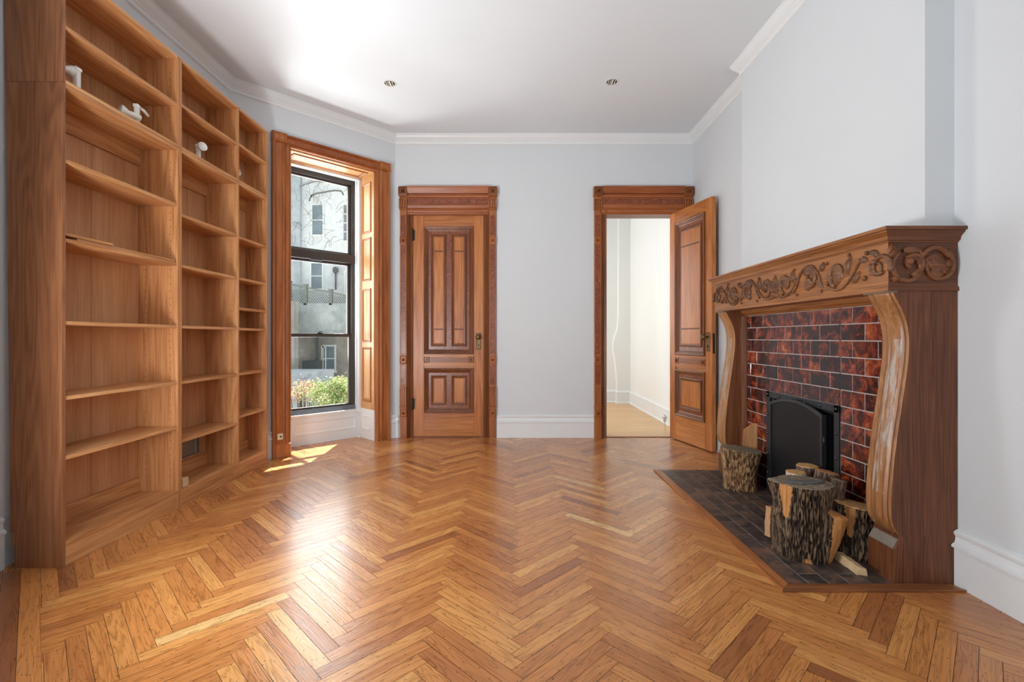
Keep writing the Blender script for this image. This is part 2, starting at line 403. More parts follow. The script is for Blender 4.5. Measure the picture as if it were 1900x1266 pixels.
# ------------------------------------------------------------------ room numbers
YB = 5.187            # back wall
XL, XR, XC = -2.39, 1.955, 1.825     # left wall, right wall, chimney breast
CY0, CY1 = 2.12, 3.81                # chimney breast ends
HC = 3.265
YF = -2.2                            # front (street) wall
A = (XL, YB-(-1.261-XL)); Bc = (-1.261, YB)    # bay wall ends
D1 = (-1.071, -.307); D2 = (1.02, 1.80); DH = 2.405   # door openings
TB = .15
# ------------------------------------------------------------------ floor
def clip(poly, a, b, c):     # keep a*x+b*y<=c
    out = []
    for k in range(len(poly)):
        p, q = poly[k], poly[(k+1) % len(poly)]
        fp, fq = a*p[0]+b*p[1]-c, a*q[0]+b*q[1]-c
        if fp <= 0: out.append(p)
        if fp*fq < 0:
            u = fp/(fp-fq); out.append(tuple(p[i]+(q[i]-p[i])*u for i in range(len(p))))
    return out
fl = MB()
fl.box(XL-.1, XR+.1, YF-.1, YB+.04, -.12, -.0012, 1)
PL, NW = .4525, 8; PWd = PL/NW; r2 = math.sqrt(.5)
def board(x, y, ax, L, w, planes, tone):
    dx, dy = ax; px, py = -dy, dx; g = .0008
    q = [(x+dx*u+px*v, y+dy*u+py*v, u, v) for u, v in ((g, g), (L-g, g), (L-g, w-g), (g, w-g))]
    for pl in planes:
        q = clip(q, *pl)
        if len(q) < 3: return
    ou, ov = random.random()*40, random.random()*40
    idx = [fl.P((a[0], a[1], 0)) for a in q]
    fl.uv[len(fl.f)] = [(a[2]+ou, a[3]+ov) for a in q]; fl.tone[len(fl.f)] = (tone, random.random(), 0)
    fl.F(idx, 0)
def tone():
    r = random.random()
    if r < .06: return random.uniform(.08, .25)
    if r > .985: return random.uniform(.92, 1)
    return random.triangular(.26, .90, .58)
room = [(1, 0, XR+.05), (-1, 0, -(XL-.05)), (0, 1, YB+.03), (0, -1, -YF)]
herr = room+[(-1, -1, -.03)]
X0 = .037
for rr in range(-170, 170):
    for m in range(-22, 23):
        # H board: (u from rr*w+2L m, v=rr*w);  V board: column rr, from row rr+1+2n m
        for kind in (0, 1):
            u, v = (rr*PWd+2*PL*m, rr*PWd) if kind == 0 else (rr*PWd, (rr+1)*PWd+2*PL*m)
            cx, cy = X0+(u-v)*r2, (u+v)*r2
            if not (XL-1 < cx < XR+1 and YF-1 < cy < YB+1): continue
            if kind == 0: board(cx, cy, (r2, r2), PL, PWd, herr, tone())
            else:
                # rectangle w along u, L along v : start corner shifted so the long axis is v
                board(cx+PWd*r2, cy+PWd*r2, (-r2, r2), PL, PWd, herr, tone())
k = 0
while k < 40:      # long border boards laid diagonally in the near left corner
    s0 = -4.6+random.random()*.5
    off = .03*r2-k*PWd*1.05
    while s0 < 4:
        Lb = random.uniform(.9, 1.8)
        x = off*r2+s0*r2; y = off*r2-s0*r2
        board(x, y, (r2, -r2), Lb, PWd*1.05, room+[(1, 1, .03)], tone()); s0 += Lb
    k += 1
# second fix: board() builds its width to the left of ax
struct('floor', fl, [M['parquet'], M['gap']], 'herringbone oak parquet floor with worn glossy varnish')
f2 = MB(); rows = 0; yy = YB+.03
f2.box(-1.3, 2.1, YB+.03, 8.1, -.12, -.002, 1)
while yy < 8.1:
    xx = -1.6-random.random()
    while xx < 2.1:
        Lb = random.uniform(.8, 1.6); a, b = max(xx, -1.6), min(xx+Lb, 2.1)
        if b > a: f2.box(a+.0006, b-.0006, yy+.0006, min(yy+.057, 8.1)-.0006, -.02, 0)
        xx += Lb
    yy += .057
struct('floor', f2, [M['floor2'], M['gap']], 'light oak strip floor of the room beyond the open door')
struct('trim_1', B(D2[0]-.02, D2[1]+.02, YB-.005, YB+.035, 0, .006), M['mould_h'], 'dark wooden threshold strip under the open doorway', bevel=.002)
struct('trim_2', B(D1[0]-.0, D1[1]+.0, YB+.004, YB+.05, 0, .007), M['mould_h'], 'dark wooden threshold strip under the closed door', bevel=.002)

# ------------------------------------------------------------------ walls
w = MB()
for a in ((-1.6, D1[0]-.025, 0, HC), (D1[1]+.025, D2[0]-.025, 0, HC), (D2[1]+.025, 2.2, 0, HC), (D1[0]-.025, D1[1]+.025, DH+.025, HC), (D2[0]-.025, D2[1]+.025, DH+.025, HC)):
    w.box(a[0] if a[0] > -1.6 else Bc[0]-.002, a[1], YB, YB+TB, a[2], a[3])
struct('wall_back', w, M['wall'], 'white back wall with the two panelled doors')
w = MB().box(XR, XR+.3, CY1-.3, YB+.0, 0, HC); w.box(XR, XR+.3, YF, CY0+.3, 0, HC)
struct('wall_right', w, M['wall'], 'white right wall either side of the chimney breast')
# chimney breast with firebox hole
FY0, FY1, FH = 2.68, 3.35, .665
w = MB(); w.box(XC, XR+.3, CY0, FY0, 0, HC); w.box(XC, XR+.3, FY1, CY1, 0, HC); w.box(XC, XR+.3, FY0, FY1, FH, HC)
struct('wall_chimney', w, M['wall'], 'white chimney breast above the fireplace')
A2 = (XL, 2.175); XN = -1.261
struct('wall_left', B(XL-.2, XL, A2[1]-.02, A[1]+.02, 0, HC), M['wall'], 'white left wall behind the tall bookcase')
struct('wall_left_near', B(XN-.3, XN, YF, 1.0, 0, HC), M['wall'], 'white left wall beside the camera')
w = MB()
for x0, x1, z0, z1 in ((XN, -.9, 0, HC), (0, .5, 0, HC), (1.4, XR, 0, HC), (-.9, 1.4, 0, .65), (-.9, 1.4, 2.85, HC)): w.box(x0, x1, YF-.15, YF, z0, z1)
struct('wall_front', w, M['wall'], 'white street wall behind the camera with two window openings')
struct('ceiling', B(XL-.2, XR+.3, YF-.15, YB+TB, HC, HC+.12), M['ceil'], 'smooth white ceiling')
# bay wall, local frame: x along wall, y outwards
MBAY = Matrix(((r2, -r2, 0, A[0]), (r2, r2, 0, A[1]), (0, 0, 1, 0), (0, 0, 0, 1)))
BL = (Bc[0]-A[0])/r2; T0, T1, WT = .493, 1.352, 2.815; WALLT = .46
w = MB(); w.M = MBAY
w.box(-.12, T0, 0, WALLT, 0, HC); w.box(T1, BL+.1, 0, WALLT, 0, HC); w.box(T0, T1, 0, WALLT, WT, HC); w.box(T0, T1, .345, WALLT, 0, .285)
struct('wall_bay', w, M['wall'], 'white angled bay wall around the tall window')
w = MB(); w.M = Matrix(((r2, -r2, 0, A2[0]), (-r2, -r2, 0, A2[1]), (0, 0, 1, 0), (0, 0, 0, 1)))
w.box(-.12, .58, 0, .12, 0, HC); w.box(1.52, 1.70, 0, .12, 0, HC); w.box(.58, 1.52, 0, .12, 0, .3); w.box(.58, 1.52, 0, .12, 2.815, HC)
o = struct('wall_bay_near', w, M['wall'], 'white angled bay wall beside the camera'); bm_fix(o)
# next room
w = MB(); w.box(-1.3, 2.1, 7.97, 8.1, 0, 3.35)
prof = [(1.72, 0), (1.72, .9), (1.70, 1.25), (1.655, 1.45), (1.66, 1.6), (1.70, 1.8), (1.745, 2.0), (1.75, 2.2), (1.75, 3.3), (2.1, 3.3), (2.1, 0)]
w2 = [(1.735, 0), (1.725, .35), (1.70, .65), (1.665, .85), (1.66, .98), (1.69, 1.1), (1.735, 1.22), (1.75, 1.5), (1.755, 3.3), (2.1, 3.3), (2.1, 0)]
w.prism(w2, 7.86, 7.98, 'y')
struct('wall_far', w, M['nextwall'], 'cream far wall of the next room with a bulging chase')
struct('wall_far_right', B(1.94, 2.1, YB+TB, 8.1, 0, 3.3), M['nextwall'], 'cream right wall of the next room')
struct('wall_far_left', B(-1.45, -1.26, YB+.05, 8.1, 0, 3.3), M['nextwall'], 'cream left wall of the next room')
struct('ceiling', B(-1.45, 2.2, YB+TB, 8.1, 3.3, 3.4), M['nextwall'], 'white ceiling of the next room')

# ------------------------------------------------------------------ crown and baseboards
CR = [(0, HC), (.066, HC), (.066, HC-.012), (.058, HC-.02), (.05, HC-.034), (.034, HC-.052), (.026, HC-.058), (.026, HC-.066), (.016, HC-.075), (.012, HC-.09), (.017, HC-.095), (.012, HC-.1), (0, HC-.104)]
cp = [(XN, YF), (XN, A2[1]-(XN-XL)), A2, A, Bc, (XR, YB), (XR, CY1), (XC, CY1), (XC, CY0), (XR, CY0), (XR, YF)]
struct('trim_3', MB().sweep(cp, CR, left=False), M['trimw'], 'white moulded crown running around the ceiling')
BH = .245
BP = [(0, 0), (.02, 0), (.02, .165), (.032, .168), (.032, .178), (.018, .188), (.016, .196), (.014, .212), (.02, .222), (.022, .232), (.012, BH-.004), (0, BH)]
def bb(name, path, label, prof=BP, mat='trimw'):
    return struct(name, MB().sweep(path, prof, left=False), M[mat], label)
bb('baseboard_left', [(XN, YF), (XN, A2[1]-(XN-XL)), A2, (XL, 2.24)], 'white moulded baseboard left of the bookcase')
bb('baseboard_bay_left', [(A[0]+.10*r2*2, A[1]+.10*r2*2), (A[0]+.345*r2, A[1]+.345*r2)], 'white baseboard between bookcase and window casing')
bb('baseboard_back_left', [(A[0]+1.515*r2, A[1]+1.515*r2), Bc, (-1.224, YB)], 'white baseboard between window casing and closed door')
bb('baseboard_back', [(-.165, YB), (.884, YB)], 'white moulded baseboard between the two doors')
bb('baseboard_right', [(XR, 4.95), (XR, CY1), (XC, CY1)], 'white baseboard behind the open door')
bb('baseboard_right_near', [(XR, 2.10), (XR, YF)], 'white moulded baseboard right of the mantel')
BP2 = [(0, 0), (.03, 0), (.03, .012), (.02, .03), (.02, .17), (.024, .18), (.012, .2), (0, .21)]
bb('baseboard_far', [(-1.26, 7.97), (1.73, 7.97), (1.735, 7.86), (1.94, 7.86), (1.94, YB+TB)], 'white baseboard of the next room', BP2)

# ------------------------------------------------------------------ window_1
win = empty('window_1', (A[0]+.92*r2, A[1]+.92*r2, 0), 0, 'tall three-pane window in a wooden casing on the angled bay wall', kind='structure')
def wpart(name, mb, mats, par=None, bevel=0, lab=None):
    # geometry is in the bay frame; parts keep world coordinates through the parent's inverse
    mb2 = MB(); mb2.__dict__.update(mb.__dict__)
    mb2.v = [tuple(MBAY @ Vector(v)) for v in mb.v]
    o = mb2.build(name, mats, None, bevel)
    o.parent = par or win
    o.matrix_parent_inverse = (Matrix.Translation(win.location)).inverted()
    if par and par is not win: o.matrix_parent_inverse = Matrix()
    if lab: o['label'] = lab
    return o
CO0, CO1 = .33, 1.51        # casing outer
def casing_side(x0, x1, inner_right, zb):
    mb = MB(); L = x1-x0
    pr = [(0, 0), (0, .045), (.012, .055), (.022, .05), (.03, .038), (.034, .032), (.085, .032), (.09, .042), (.1, .046), (.108, .036), (.118, .03), (.128, .038), (.142, .038), (.15, .02), (L, .015), (L, 0)]
    pts = []
    for u, h in pr:
        u = min(u, L); X = x0+u if inner_right else x1-u
        pts.append((X, -h))
    mb.prism(pts, zb, 2.92, 'z')
    return mb
wpart('casing', casing_side(CO0, T0, True, .0), M['cas_v'], bevel=0)
wpart('casing', casing_side(T1, CO1, False, .0), M['cas_v'])
mb = MB(); pr = [(2.92, 0), (2.92, .045), (2.91, .055), (2.90, .05), (2.893, .034), (2.86, .032), (2.855, .042), (2.845, .046), (2.838, .034), (2.828, .04), (2.815, .036), (2.815, 0)]
mb.prism([(-h, z) for z, h in pr], CO0+.12, CO1-.12, 'x')
wpart('head_casing', mb, M['cas_h'])
for x0, x1 in ((CO0-.004, CO0+.125), (CO1-.125, CO1+.004)):
    mb = MB(); mb.rings(x0, x1, 2.84, 2.926, [(0, 0), (0, .05), (.006, .058), (.018, .05), (.024, .054)])
    wpart('corner_block', mb, M['cas_v'])
# left plinth worn, with outlet hole
wpart('plinth', B(CO0+.03, T0-.005, -.04, 0, 0, .12), M['cas_v'], bevel=.003)
# box-shutter reveals: left and right, panels face the opening
def reveal(x, s):
    mb = MB(); Lr = .275
    # wood stile board
    a, b = sorted((x, x+s*.012)); mb.box(a, b, .0, Lr, .32, WT-.005)
    o = wpart('shutter', mb, M['shutter'], bevel=.001)
    zs = [(.40, .98), (1.03, 1.60), (1.68, 2.14), (2.19, 2.72)]
    for z0, z1 in zs:
        m2 = MB(); m2.M = Matrix(((0, -s, 0, x), (1, 0, 0, 0), (0, 0, 1, 0), (0, 0, 0, 1)))
        # rings drawn in xz with height along -y  ->  mapped to height along s*x
        m2.M = Matrix(((0, -1*s*-1*-1, 0, x+s*.012), (1, 0, 0, 0), (0, 0, 1, 0), (0, 0, 0, 1)))
        m2.rings(.055, .235, z0, z1, [(0, .0002), (.003, .009), (.010, .010), (.018, .004), (.026, .001), (.040, .004)], mats=[0, 1, 1, 1, 1, 0])
        oo = wpart('shutter_panel', m2, [M['shutter'], M['cas_v']], o)
        bm_fix(oo)
    return o
reveal(T1, -1); reveal(T0, 1)
mb = MB(); mb.box(T0, T1, .0, .275, WT-.012, WT)
so = wpart('soffit', mb, M['shutter'])
m2 = MB(); m2.M = Matrix(((1, 0, 0, 0), (0, 0, 1, 0), (0, 1, 0, WT-.0125), (0, 0, 0, 1)))
m2.rings(T0+.05, T1-.05, .045, .235, [(0, .0002), (.004, .009), (.012, .010), (.02, .004), (.030, .001), (.044, .004)], mats=[0, 1, 1, 1, 1, 0])
oo = wpart('soffit_panel', m2, [M['shutter'], M['cas_v']], so); bm_fix(oo)
# white stops
mb = MB(); mb.box(T1-.035, T1, .275, .345, .27, WT); mb.box(T0, T0+.035, .275, .345, .27, WT); mb.box(T0, T1, .275, .345, WT-.035, WT)
wpart('stop', mb, M['trimw'], bevel=.002)
# white apron panel below the window, sill and returns
mb = MB(); mb.box(T0, T1, .32, .345, 0, .285); mb.rings(T0+.15, T1-.05, .10, .235, [(0, 0), (.003, .008), (.012, .008), (.02, .002), (.03, .001)], y=.32)
mb.box(T0, T1, .30, .36, .285, .305)
wpart('apron', mb, M['trimw'])
for x, s in ((T1, -1), (T0, 1)):
    mb = MB(); a, b = sorted((x, x+s*.012)); mb.box(a, b, 0, .32, 0, .32)
    o = wpart('apron_return', mb, M['trimw'], bevel=.001)
    m2 = MB(); m2.M = Matrix(((0, -s, 0, x+s*.012), (1, 0, 0, 0), (0, 0, 1, 0), (0, 0, 0, 1)))
    m2.rings(.08, .24, .10, .25, [(0, 0), (.002, .008), (.012, .008), (.02, .002), (.03, .002)])
    oo = wpart('return_panel', m2, M['trimw'], o); bm_fix(oo)
# metal frame
F0, F1 = T0+.035, T1-.035; WY = .36
mb = MB(); mb.box(F0, F0+.045, WY, WY+.07, .305, 2.79); mb.box(F1-.045, F1, WY, WY+.07, .305, 2.79); mb.box(F0, F1, WY, WY+.07, 2.735, 2.79)
wpart('window_frame', mb, M['framem'], bevel=.003)
wpart('transom', B(F0, F1, WY-.008, WY+.07, 1.885, 1.975), M['framem'], bevel=.004)
wpart('sill_rail', B(F0, F1, WY-.012, WY+.07, .305, .352), M['frameg'], bevel=.004)
def sash(z0, z1, y, lab, bot=.03, top=.03):
    mb = MB(); s_ = .03; a, b = F0+.045, F1-.045
    mb.box(a, a+s_, y, y+.03, z0, z1); mb.box(b-s_, b, y, y+.03, z0, z1); mb.box(a, b, y, y+.03, z0, z0+bot); mb.box(a, b, y, y+.03, z1-top, z1)
    o = wpart('sash', mb, M['framem'], bevel=.002, lab=lab)
    wpart('pane', B(a+s_, b-s_, y+.012, y+.016, z0+bot, z1-top), M['glass'], o)
    return o
sash(1.975, 2.735, WY+.02, 'upper fixed pane', .02, .02)
sash(1.09, 1.885, WY+.034, 'middle sash', .03, .025)
s3 = sash(.352, 1.122, WY+.0, 'lower sash', .02, .036)
mb = MB(); xm = (F0+F1)/2; mb.box(xm-.03, xm+.03, WY-.012, WY+.004, 1.122, 1.132); mb.lathe([(.006, 0), (.008, .01), (.004, .018)], (xm, WY-.006, 1.132)); mb.box(xm-.002, xm+.035, WY-.01, WY-.004, 1.14, 1.146)
wpart('sash_lock', mb, M['greymetal'])
mb = MB(); mb.box(xm-.1, xm+.02, WY-.014, WY-.008, 1.872, 1.885); wpart('latch', mb, M['frameg'])
# outlet on the casing foot
ot = empty('wall_outlet', tuple(MBAY @ Vector((CO0+.075, -.033, .19))), R(45), 'small ivory outlet plate at the foot of the left window casing', 'outlet')
B(-.032, .032, -.006, 0, -.028, .028).build('cover_plate', M['ivory'], ot, bevel=.002)
mb = MB(); mb.lathe([(.008, -.0075), (.008, -.006)], (-.005, 0, 0), 'y'); mb.build('socket', M['hole'], ot)

# ------------------------------------------------------------------ doors
def rosette(par, x0, x1, z0, z1, y, mat='mould_v', name='rosette_block', depth=.012):
    mb = MB(); mb.rings(x0, x1, z0, z1, [(0, -.005), (0, depth), (.006, depth+.002), (.010, depth-.008)], y=y)
    cx, cz = (x0+x1)/2, (z0+z1)/2; r = min(x1-x0, z1-z0)/2-.012
    for k in range(4):
        for off, rr_ in ((PI/4, 1.0), (0, .62)):
            a = k*PI/2+off; ex, ez = cx+math.cos(a)*r*rr_*1.1, cz+math.sin(a)*r*rr_*1.1
            px, pz = -math.sin(a), math.cos(a); wd = r*.28
            q = [mb.P((cx, y-depth+.006, cz)), mb.P(((cx+ex)/2+px*wd, y-depth+.008, (cz+ez)/2+pz*wd)), mb.P((ex, y-depth+.006, ez)), mb.P(((cx+ex)/2-px*wd, y-depth+.008, (cz+ez)/2-pz*wd)), mb.P(((cx+ex)/2, y-depth-.008, (cz+ez)/2))]
            for i, j in ((0, 1), (1, 2), (2, 3), (3, 0)): mb.F((q[i], q[j], q[4]))
    mb.lathe([(.001, y-depth-.009), (r*.2, y-depth-.007), (r*.24, y-depth)], (cx, 0, cz), 'y', 10)
    return mb.build(name, M[mat], par)
def flutes(par, x0, x1, z0, z1, y, dent_top=False, n=3):
    mb = MB(); W_ = x1-x0; d = .018
    mb.box(x0, x1, y-d*.1, y+.004, z0, z1)
    e = W_*.1; g = (W_-2*e)/(2*n-1+0.0)
    rib = (W_)/(2*n+1)
    for k in range(n+1): mb.box(x0+rib*2*k, x0+rib*(2*k+1), y-d, y, z0, z1)
    zz = [(z1, z1+.006)] if True else []
    mb.box(x0-.002, x1+.002, y-d-.004, y, z1, z1+.008); mb.box(x0-.002, x1+.002, y-d-.004, y, z0-.008, z0)
    zd = z1+.012 if dent_top else z0-.022
    nd = 4
    for k in range(nd):
        a = x0+W_*k/nd; mb.prism([(a+.001, zd+.010), (a+W_/nd-.001, zd+.010), (a+W_/nd/2, zd-.004)], y-d, y, 'y')
    mb.box(x0, x1, y-d*.5, y, min(zd-.006, z0), zd+.012 if dent_top else z0)
    return mb.build('fluted_block', M['cas_v'], par, bevel=.0015, seg=1)
def pilaster(door, x0, x1, mirror=False):
    y = 0
    p = MB(); p.box(x0, x1, -.03, 0, 0, 2.46)
    o = p.build('pilaster', M['cas_v'], door, bevel=.002)
    yf = -.03
    e = .007
    for z0, z1 in ((1.0, 2.08), (2.17, 2.40), (.57, .79)):
        if z0 == 1.0: z0 = .90
        m = MB(); m.rings(x0+.004, x1-.004, z0, z1, [(0, -.001), (.001, .004), (.006, .004), (.008, .001)], y=yf, mats=[1, 1, 1, 0])
        m.build('burl_inlay', [M['burl'], M['cas_v']], door)
    rosette(door, x0, x1, 2.085, 2.165, yf, 'cas_v')
    rosette(door, x0, x1, .80, .885, yf, 'cas_v')
    flutes(door, x0, x1, .345, .53, yf, True)
    rosette(door, x0, x1, .225, .31, yf, 'cas_v')
    m = MB(); m.box(x0-.003, x1+.003, yf-.02, 0, .318, .333); m.build('ledge', M['cas_v'], door, bevel=.002)
    # capital
    flutes(door, x0-.006, x1+.006, 2.485, 2.56, yf-.004)
    m = MB(); m.box(x0-.006, x1+.006, yf+.004, 0, 2.455, 2.62); m.build('capital', M['cas_v'], door)
    m = MB(); m.box(x0-.012, x1+.014, yf-.03, 0, 2.60, 2.70); m.build('corner_block', M['cas_v'], door, bevel=.003)
    rosette(door, x0-.008, x1+.010, 2.607, 2.692, yf-.03, 'mould_v')
def casing(door, x0, x1, pw=.072, iw=.062):
    # x0,x1: leaf opening edges; inner strips iw wide then pilaster pw wide
    for a, b, s in ((x0-iw, x0, 1), (x1, x1+iw, -1)):
        m = MB(); L = b-a
        pr = [(0, 0), (0, .03), (.008, .036), (.014, .028), (.02, .022), (.028, .028), (.034, .018), (.04, .012), (.05, .016), (L, .012), (L, 0)]
        pts = [((a+min(u, L)) if s > 0 else (b-min(u, L)), -h) for u, h in pr]
        m.prism(pts, 0, 2.43, 'z'); o = m.build('jamb_moulding', M['mould_v'], door); bm_fix(o)
        aa, bb_ = (x0-.025, x0) if s > 0 else (x1, x1+.025)
        m = B(aa, bb_, -.0, TB, 0, DH+.025); m.build('jamb', M['mould_v'], door)
        m = B((x0-.028) if s > 0 else x1-.002, x0+.002 if s > 0 else x1+.028, -.036, 0, 2.425, 2.455); m.build('jamb_block', M['cas_v'], door, bevel=.002)
    B(x0-.025, x1+.025, 0, TB, DH, DH+.025).build('head_jamb', M['mould_h'], door)
    pilaster(door, x0-iw-pw, x0-iw); pilaster(door, x1+iw, x1+iw+pw)
    # head
    h = MB(); a, b = x0-iw+.004, x1+iw-.004
    pr = [(DH, 0), (DH, .03), (2.418, .036), (2.43, .028), (2.437, .03), (2.458, .030), (2.463, .036), (2.47, .03), (2.478, .028), (2.50, .034), (2.507, .034), (2.51, .026), (2.585, .026), (2.588, .036), (2.604, .038), (2.61, .034), (2.618, .034), (2.62, .026), (2.626, .026), (2.628, .05), (2.645, .056), (2.68, .07), (2.70, .074), (2.70, 0)]
    h.prism([(-hh, z) for z, hh in pr], a, b, 'x'); o = h.build('head_casing', M['cas_h'], door); bm_fix(o)
    m = MB(); m.rings(a+.012, b-.012, 2.512, 2.582, [(0, -.001), (.001, .004), (.006, .004), (.008, .001)], y=-.026, mats=[1, 1, 1, 0]); m.build('burl_inlay', [M['burl'], M['cas_h']], door)

FRAME = [(0, 0), (.002, .014), (.010, .016), (.022, .012), (.026, .004), (.034, .002), (.040, -.006), (.052, -.010)]
def leafdoor(par, W_, single, knob_side):
    # local: x 0..W_, z 0.012..2.395, front face at y=0 (towards -y), thickness .045
    z0, z1 = .012, 2.4035; T = .045
    leaf = par
    mv = M['door_v']; sx0, sx1 = .115*W_/.76, W_-.115*W_/.76*.9
    B(0, sx0, 0, T, z0, z1).build('stile', mv, leaf, bevel=.001)
    B(sx1, W_, 0, T, z0, z1).build('stile', mv, leaf, bevel=.001)
    B(sx0, sx1, .0003, T, 2.285, z1).build('rail', M['door_h'], leaf)
    B(sx0, sx1, .0003, T, .775, .90).build('rail', M['door_h'], leaf)
    B(sx0, sx1, .0003, T, z0, .265).build('rail', M['door_h'], leaf)
    for (pz0, pz1) in ((.90, 2.285), (.265, .775-.025)):
        m = MB(); m.rings(sx0, sx1, pz0, pz1, FRAME, cap=False)
        o = m.build('panel_moulding', M['mould_v'], leaf); bm_fix(o)
        m = MB(); m.box(sx0+.01, sx1-.01, .010, T-.008, pz0+.01, pz1-.01); fld = m.build('panel_field', M['burl'], leaf)
        xs0, xs1 = sx0+.075, sx1-.075
        if not single:
            mid = (xs0+xs1)/2; gap = .027; cols = [(xs0, mid-gap), (mid+gap, xs1)]
        else: cols = [(xs0-.012, xs1+.012)]
        zi0, zi1 = (pz0+.085, pz1-.085)
        if pz0 < .5: zi0, zi1 = pz0+.085, pz1-.08
        for cx0, cx1 in cols:
            m = MB(); m.rings(cx0, cx1, zi0, zi1, [(0, -.001), (.002, .012), (.008, .014), (.014, .010), (.022, .003), (.032, .002), (.036, .005)], y=.010, mats=[1, 1, 1, 1, 1, 1, 0])
            if pz0 > .5:
                for zc in (zi1-.185, zi0+.185):
                    m.box(cx0+.036, cx1-.036, .0045, .0105, zc-.007, zc+.007, 2); m.box(cx0+.036, cx1-.036, .003, .0105, zc-.002, zc+.002, 1)
            o = m.build('inner_panel', [M['door_v'], M['mould_v'], M['seam']], leaf)
    B(sx0, sx1, .010, T, .745, .776).build('rail', M['door_h'], leaf)
    # frieze strip with rosettes
    B(sx0+.02, sx1-.02, -.004, 0, .815, .865).build('frieze_strip', M['mould_h'], leaf, bevel=.001)
    m = MB()
    for k in range(4): m.box(sx0+.08, sx1-.08, -.0055, -.004, .822+.0115*k, .826+.0115*k)
    m.build('reeding', M['mould_h'], leaf)
    for a in (sx0, sx1-.06): rosette(leaf, a, a+.06, .81, .872, 0, 'mould_v', 'rosette', .006)
    # joint lines
    m = MB()
    for xx in (sx0, sx1):
        for q0, q1 in ((z0, .265), (.78, .895), (2.29, z1)): m.box(xx-.0008, xx+.0008, -.0004, .001, q0, q1)
    m.build('joint', M['seam'], leaf)
    # knob
    kx = W_-.052
    p = MB(); p.box(kx-.026, kx+.026, -.005, 0, .95, 1.13); p.rings(kx-.022, kx+.022, .955, 1.125, [(0, .005), (.003, .008), (.006, .006)])
    kp = p.build('knob_plate', M['brass'], leaf, bevel=.002)
    m = MB(); m.lathe([(.012, 0), (.012, -.004), (.008, -.02), (.009, -.03), (.022, -.036), (.028, -.046), (.027, -.056), (.018, -.064), (.004, -.066)], (kx-.002, -.006, 1.085), 'y', 20); m.build('doorknob', M['brass'], leaf)
    m = MB(); m.box(kx-.004, kx+.004, -.0095, -.007, .985, 1.01); m.build('keyhole', M['hole'], leaf)
    return leaf
# closed door
d1 = empty('door_1', (0, YB, 0), 0, 'closed carved wooden door beside the window with two tall panels', kind='structure')
casing(d1, D1[0], D1[1])
lf = empty('door_leaf', (D1[0]+.003, .002, 0)); lf.parent = d1
leafdoor(lf, D1[1]-D1[0]-.006, False, 1)
def hinge(par, x, y, z, rz=0):
    m = MB(); m.lathe([(.004, -.066), (.008, -.06), (.008, .06), (.004, .066), (.006, .072)], (x, y, z), 'z', 12)
    m.box(x-.022, x+.022, y+.004, y+.008, z-.055, z+.055)
    return m.build('hinge', M['iron'], par)
for z in (2.19, .365): hinge(d1, D1[0]-.002, -.012, z)
# open door
d2 = empty('door_2', (0, YB, 0), 0, 'open wooden door and carved casing beside the mantel', kind='structure')
casing(d2, D2[0], D2[1])
PX, PY = 1.733, 5.165-YB
ang = math.atan2(4.50-5.165, 1.865-1.70)   # leaf direction from hinge
lf2 = empty('door_leaf', (1.70, 5.165-YB, 0), ang); lf2.parent = d2
# front (seen) face must look towards -x: local -y after the turn points to (-sin, ...)
leafdoor(lf2, .70, True, 1)
m = MB(); m.box(.6995, .7012, .010, .034, .93, 1.12); m.build('lock_plate', M['iron'], lf2)
for z in (2.19, .365, 1.3): hinge(d2, 1.765, -.03, z)

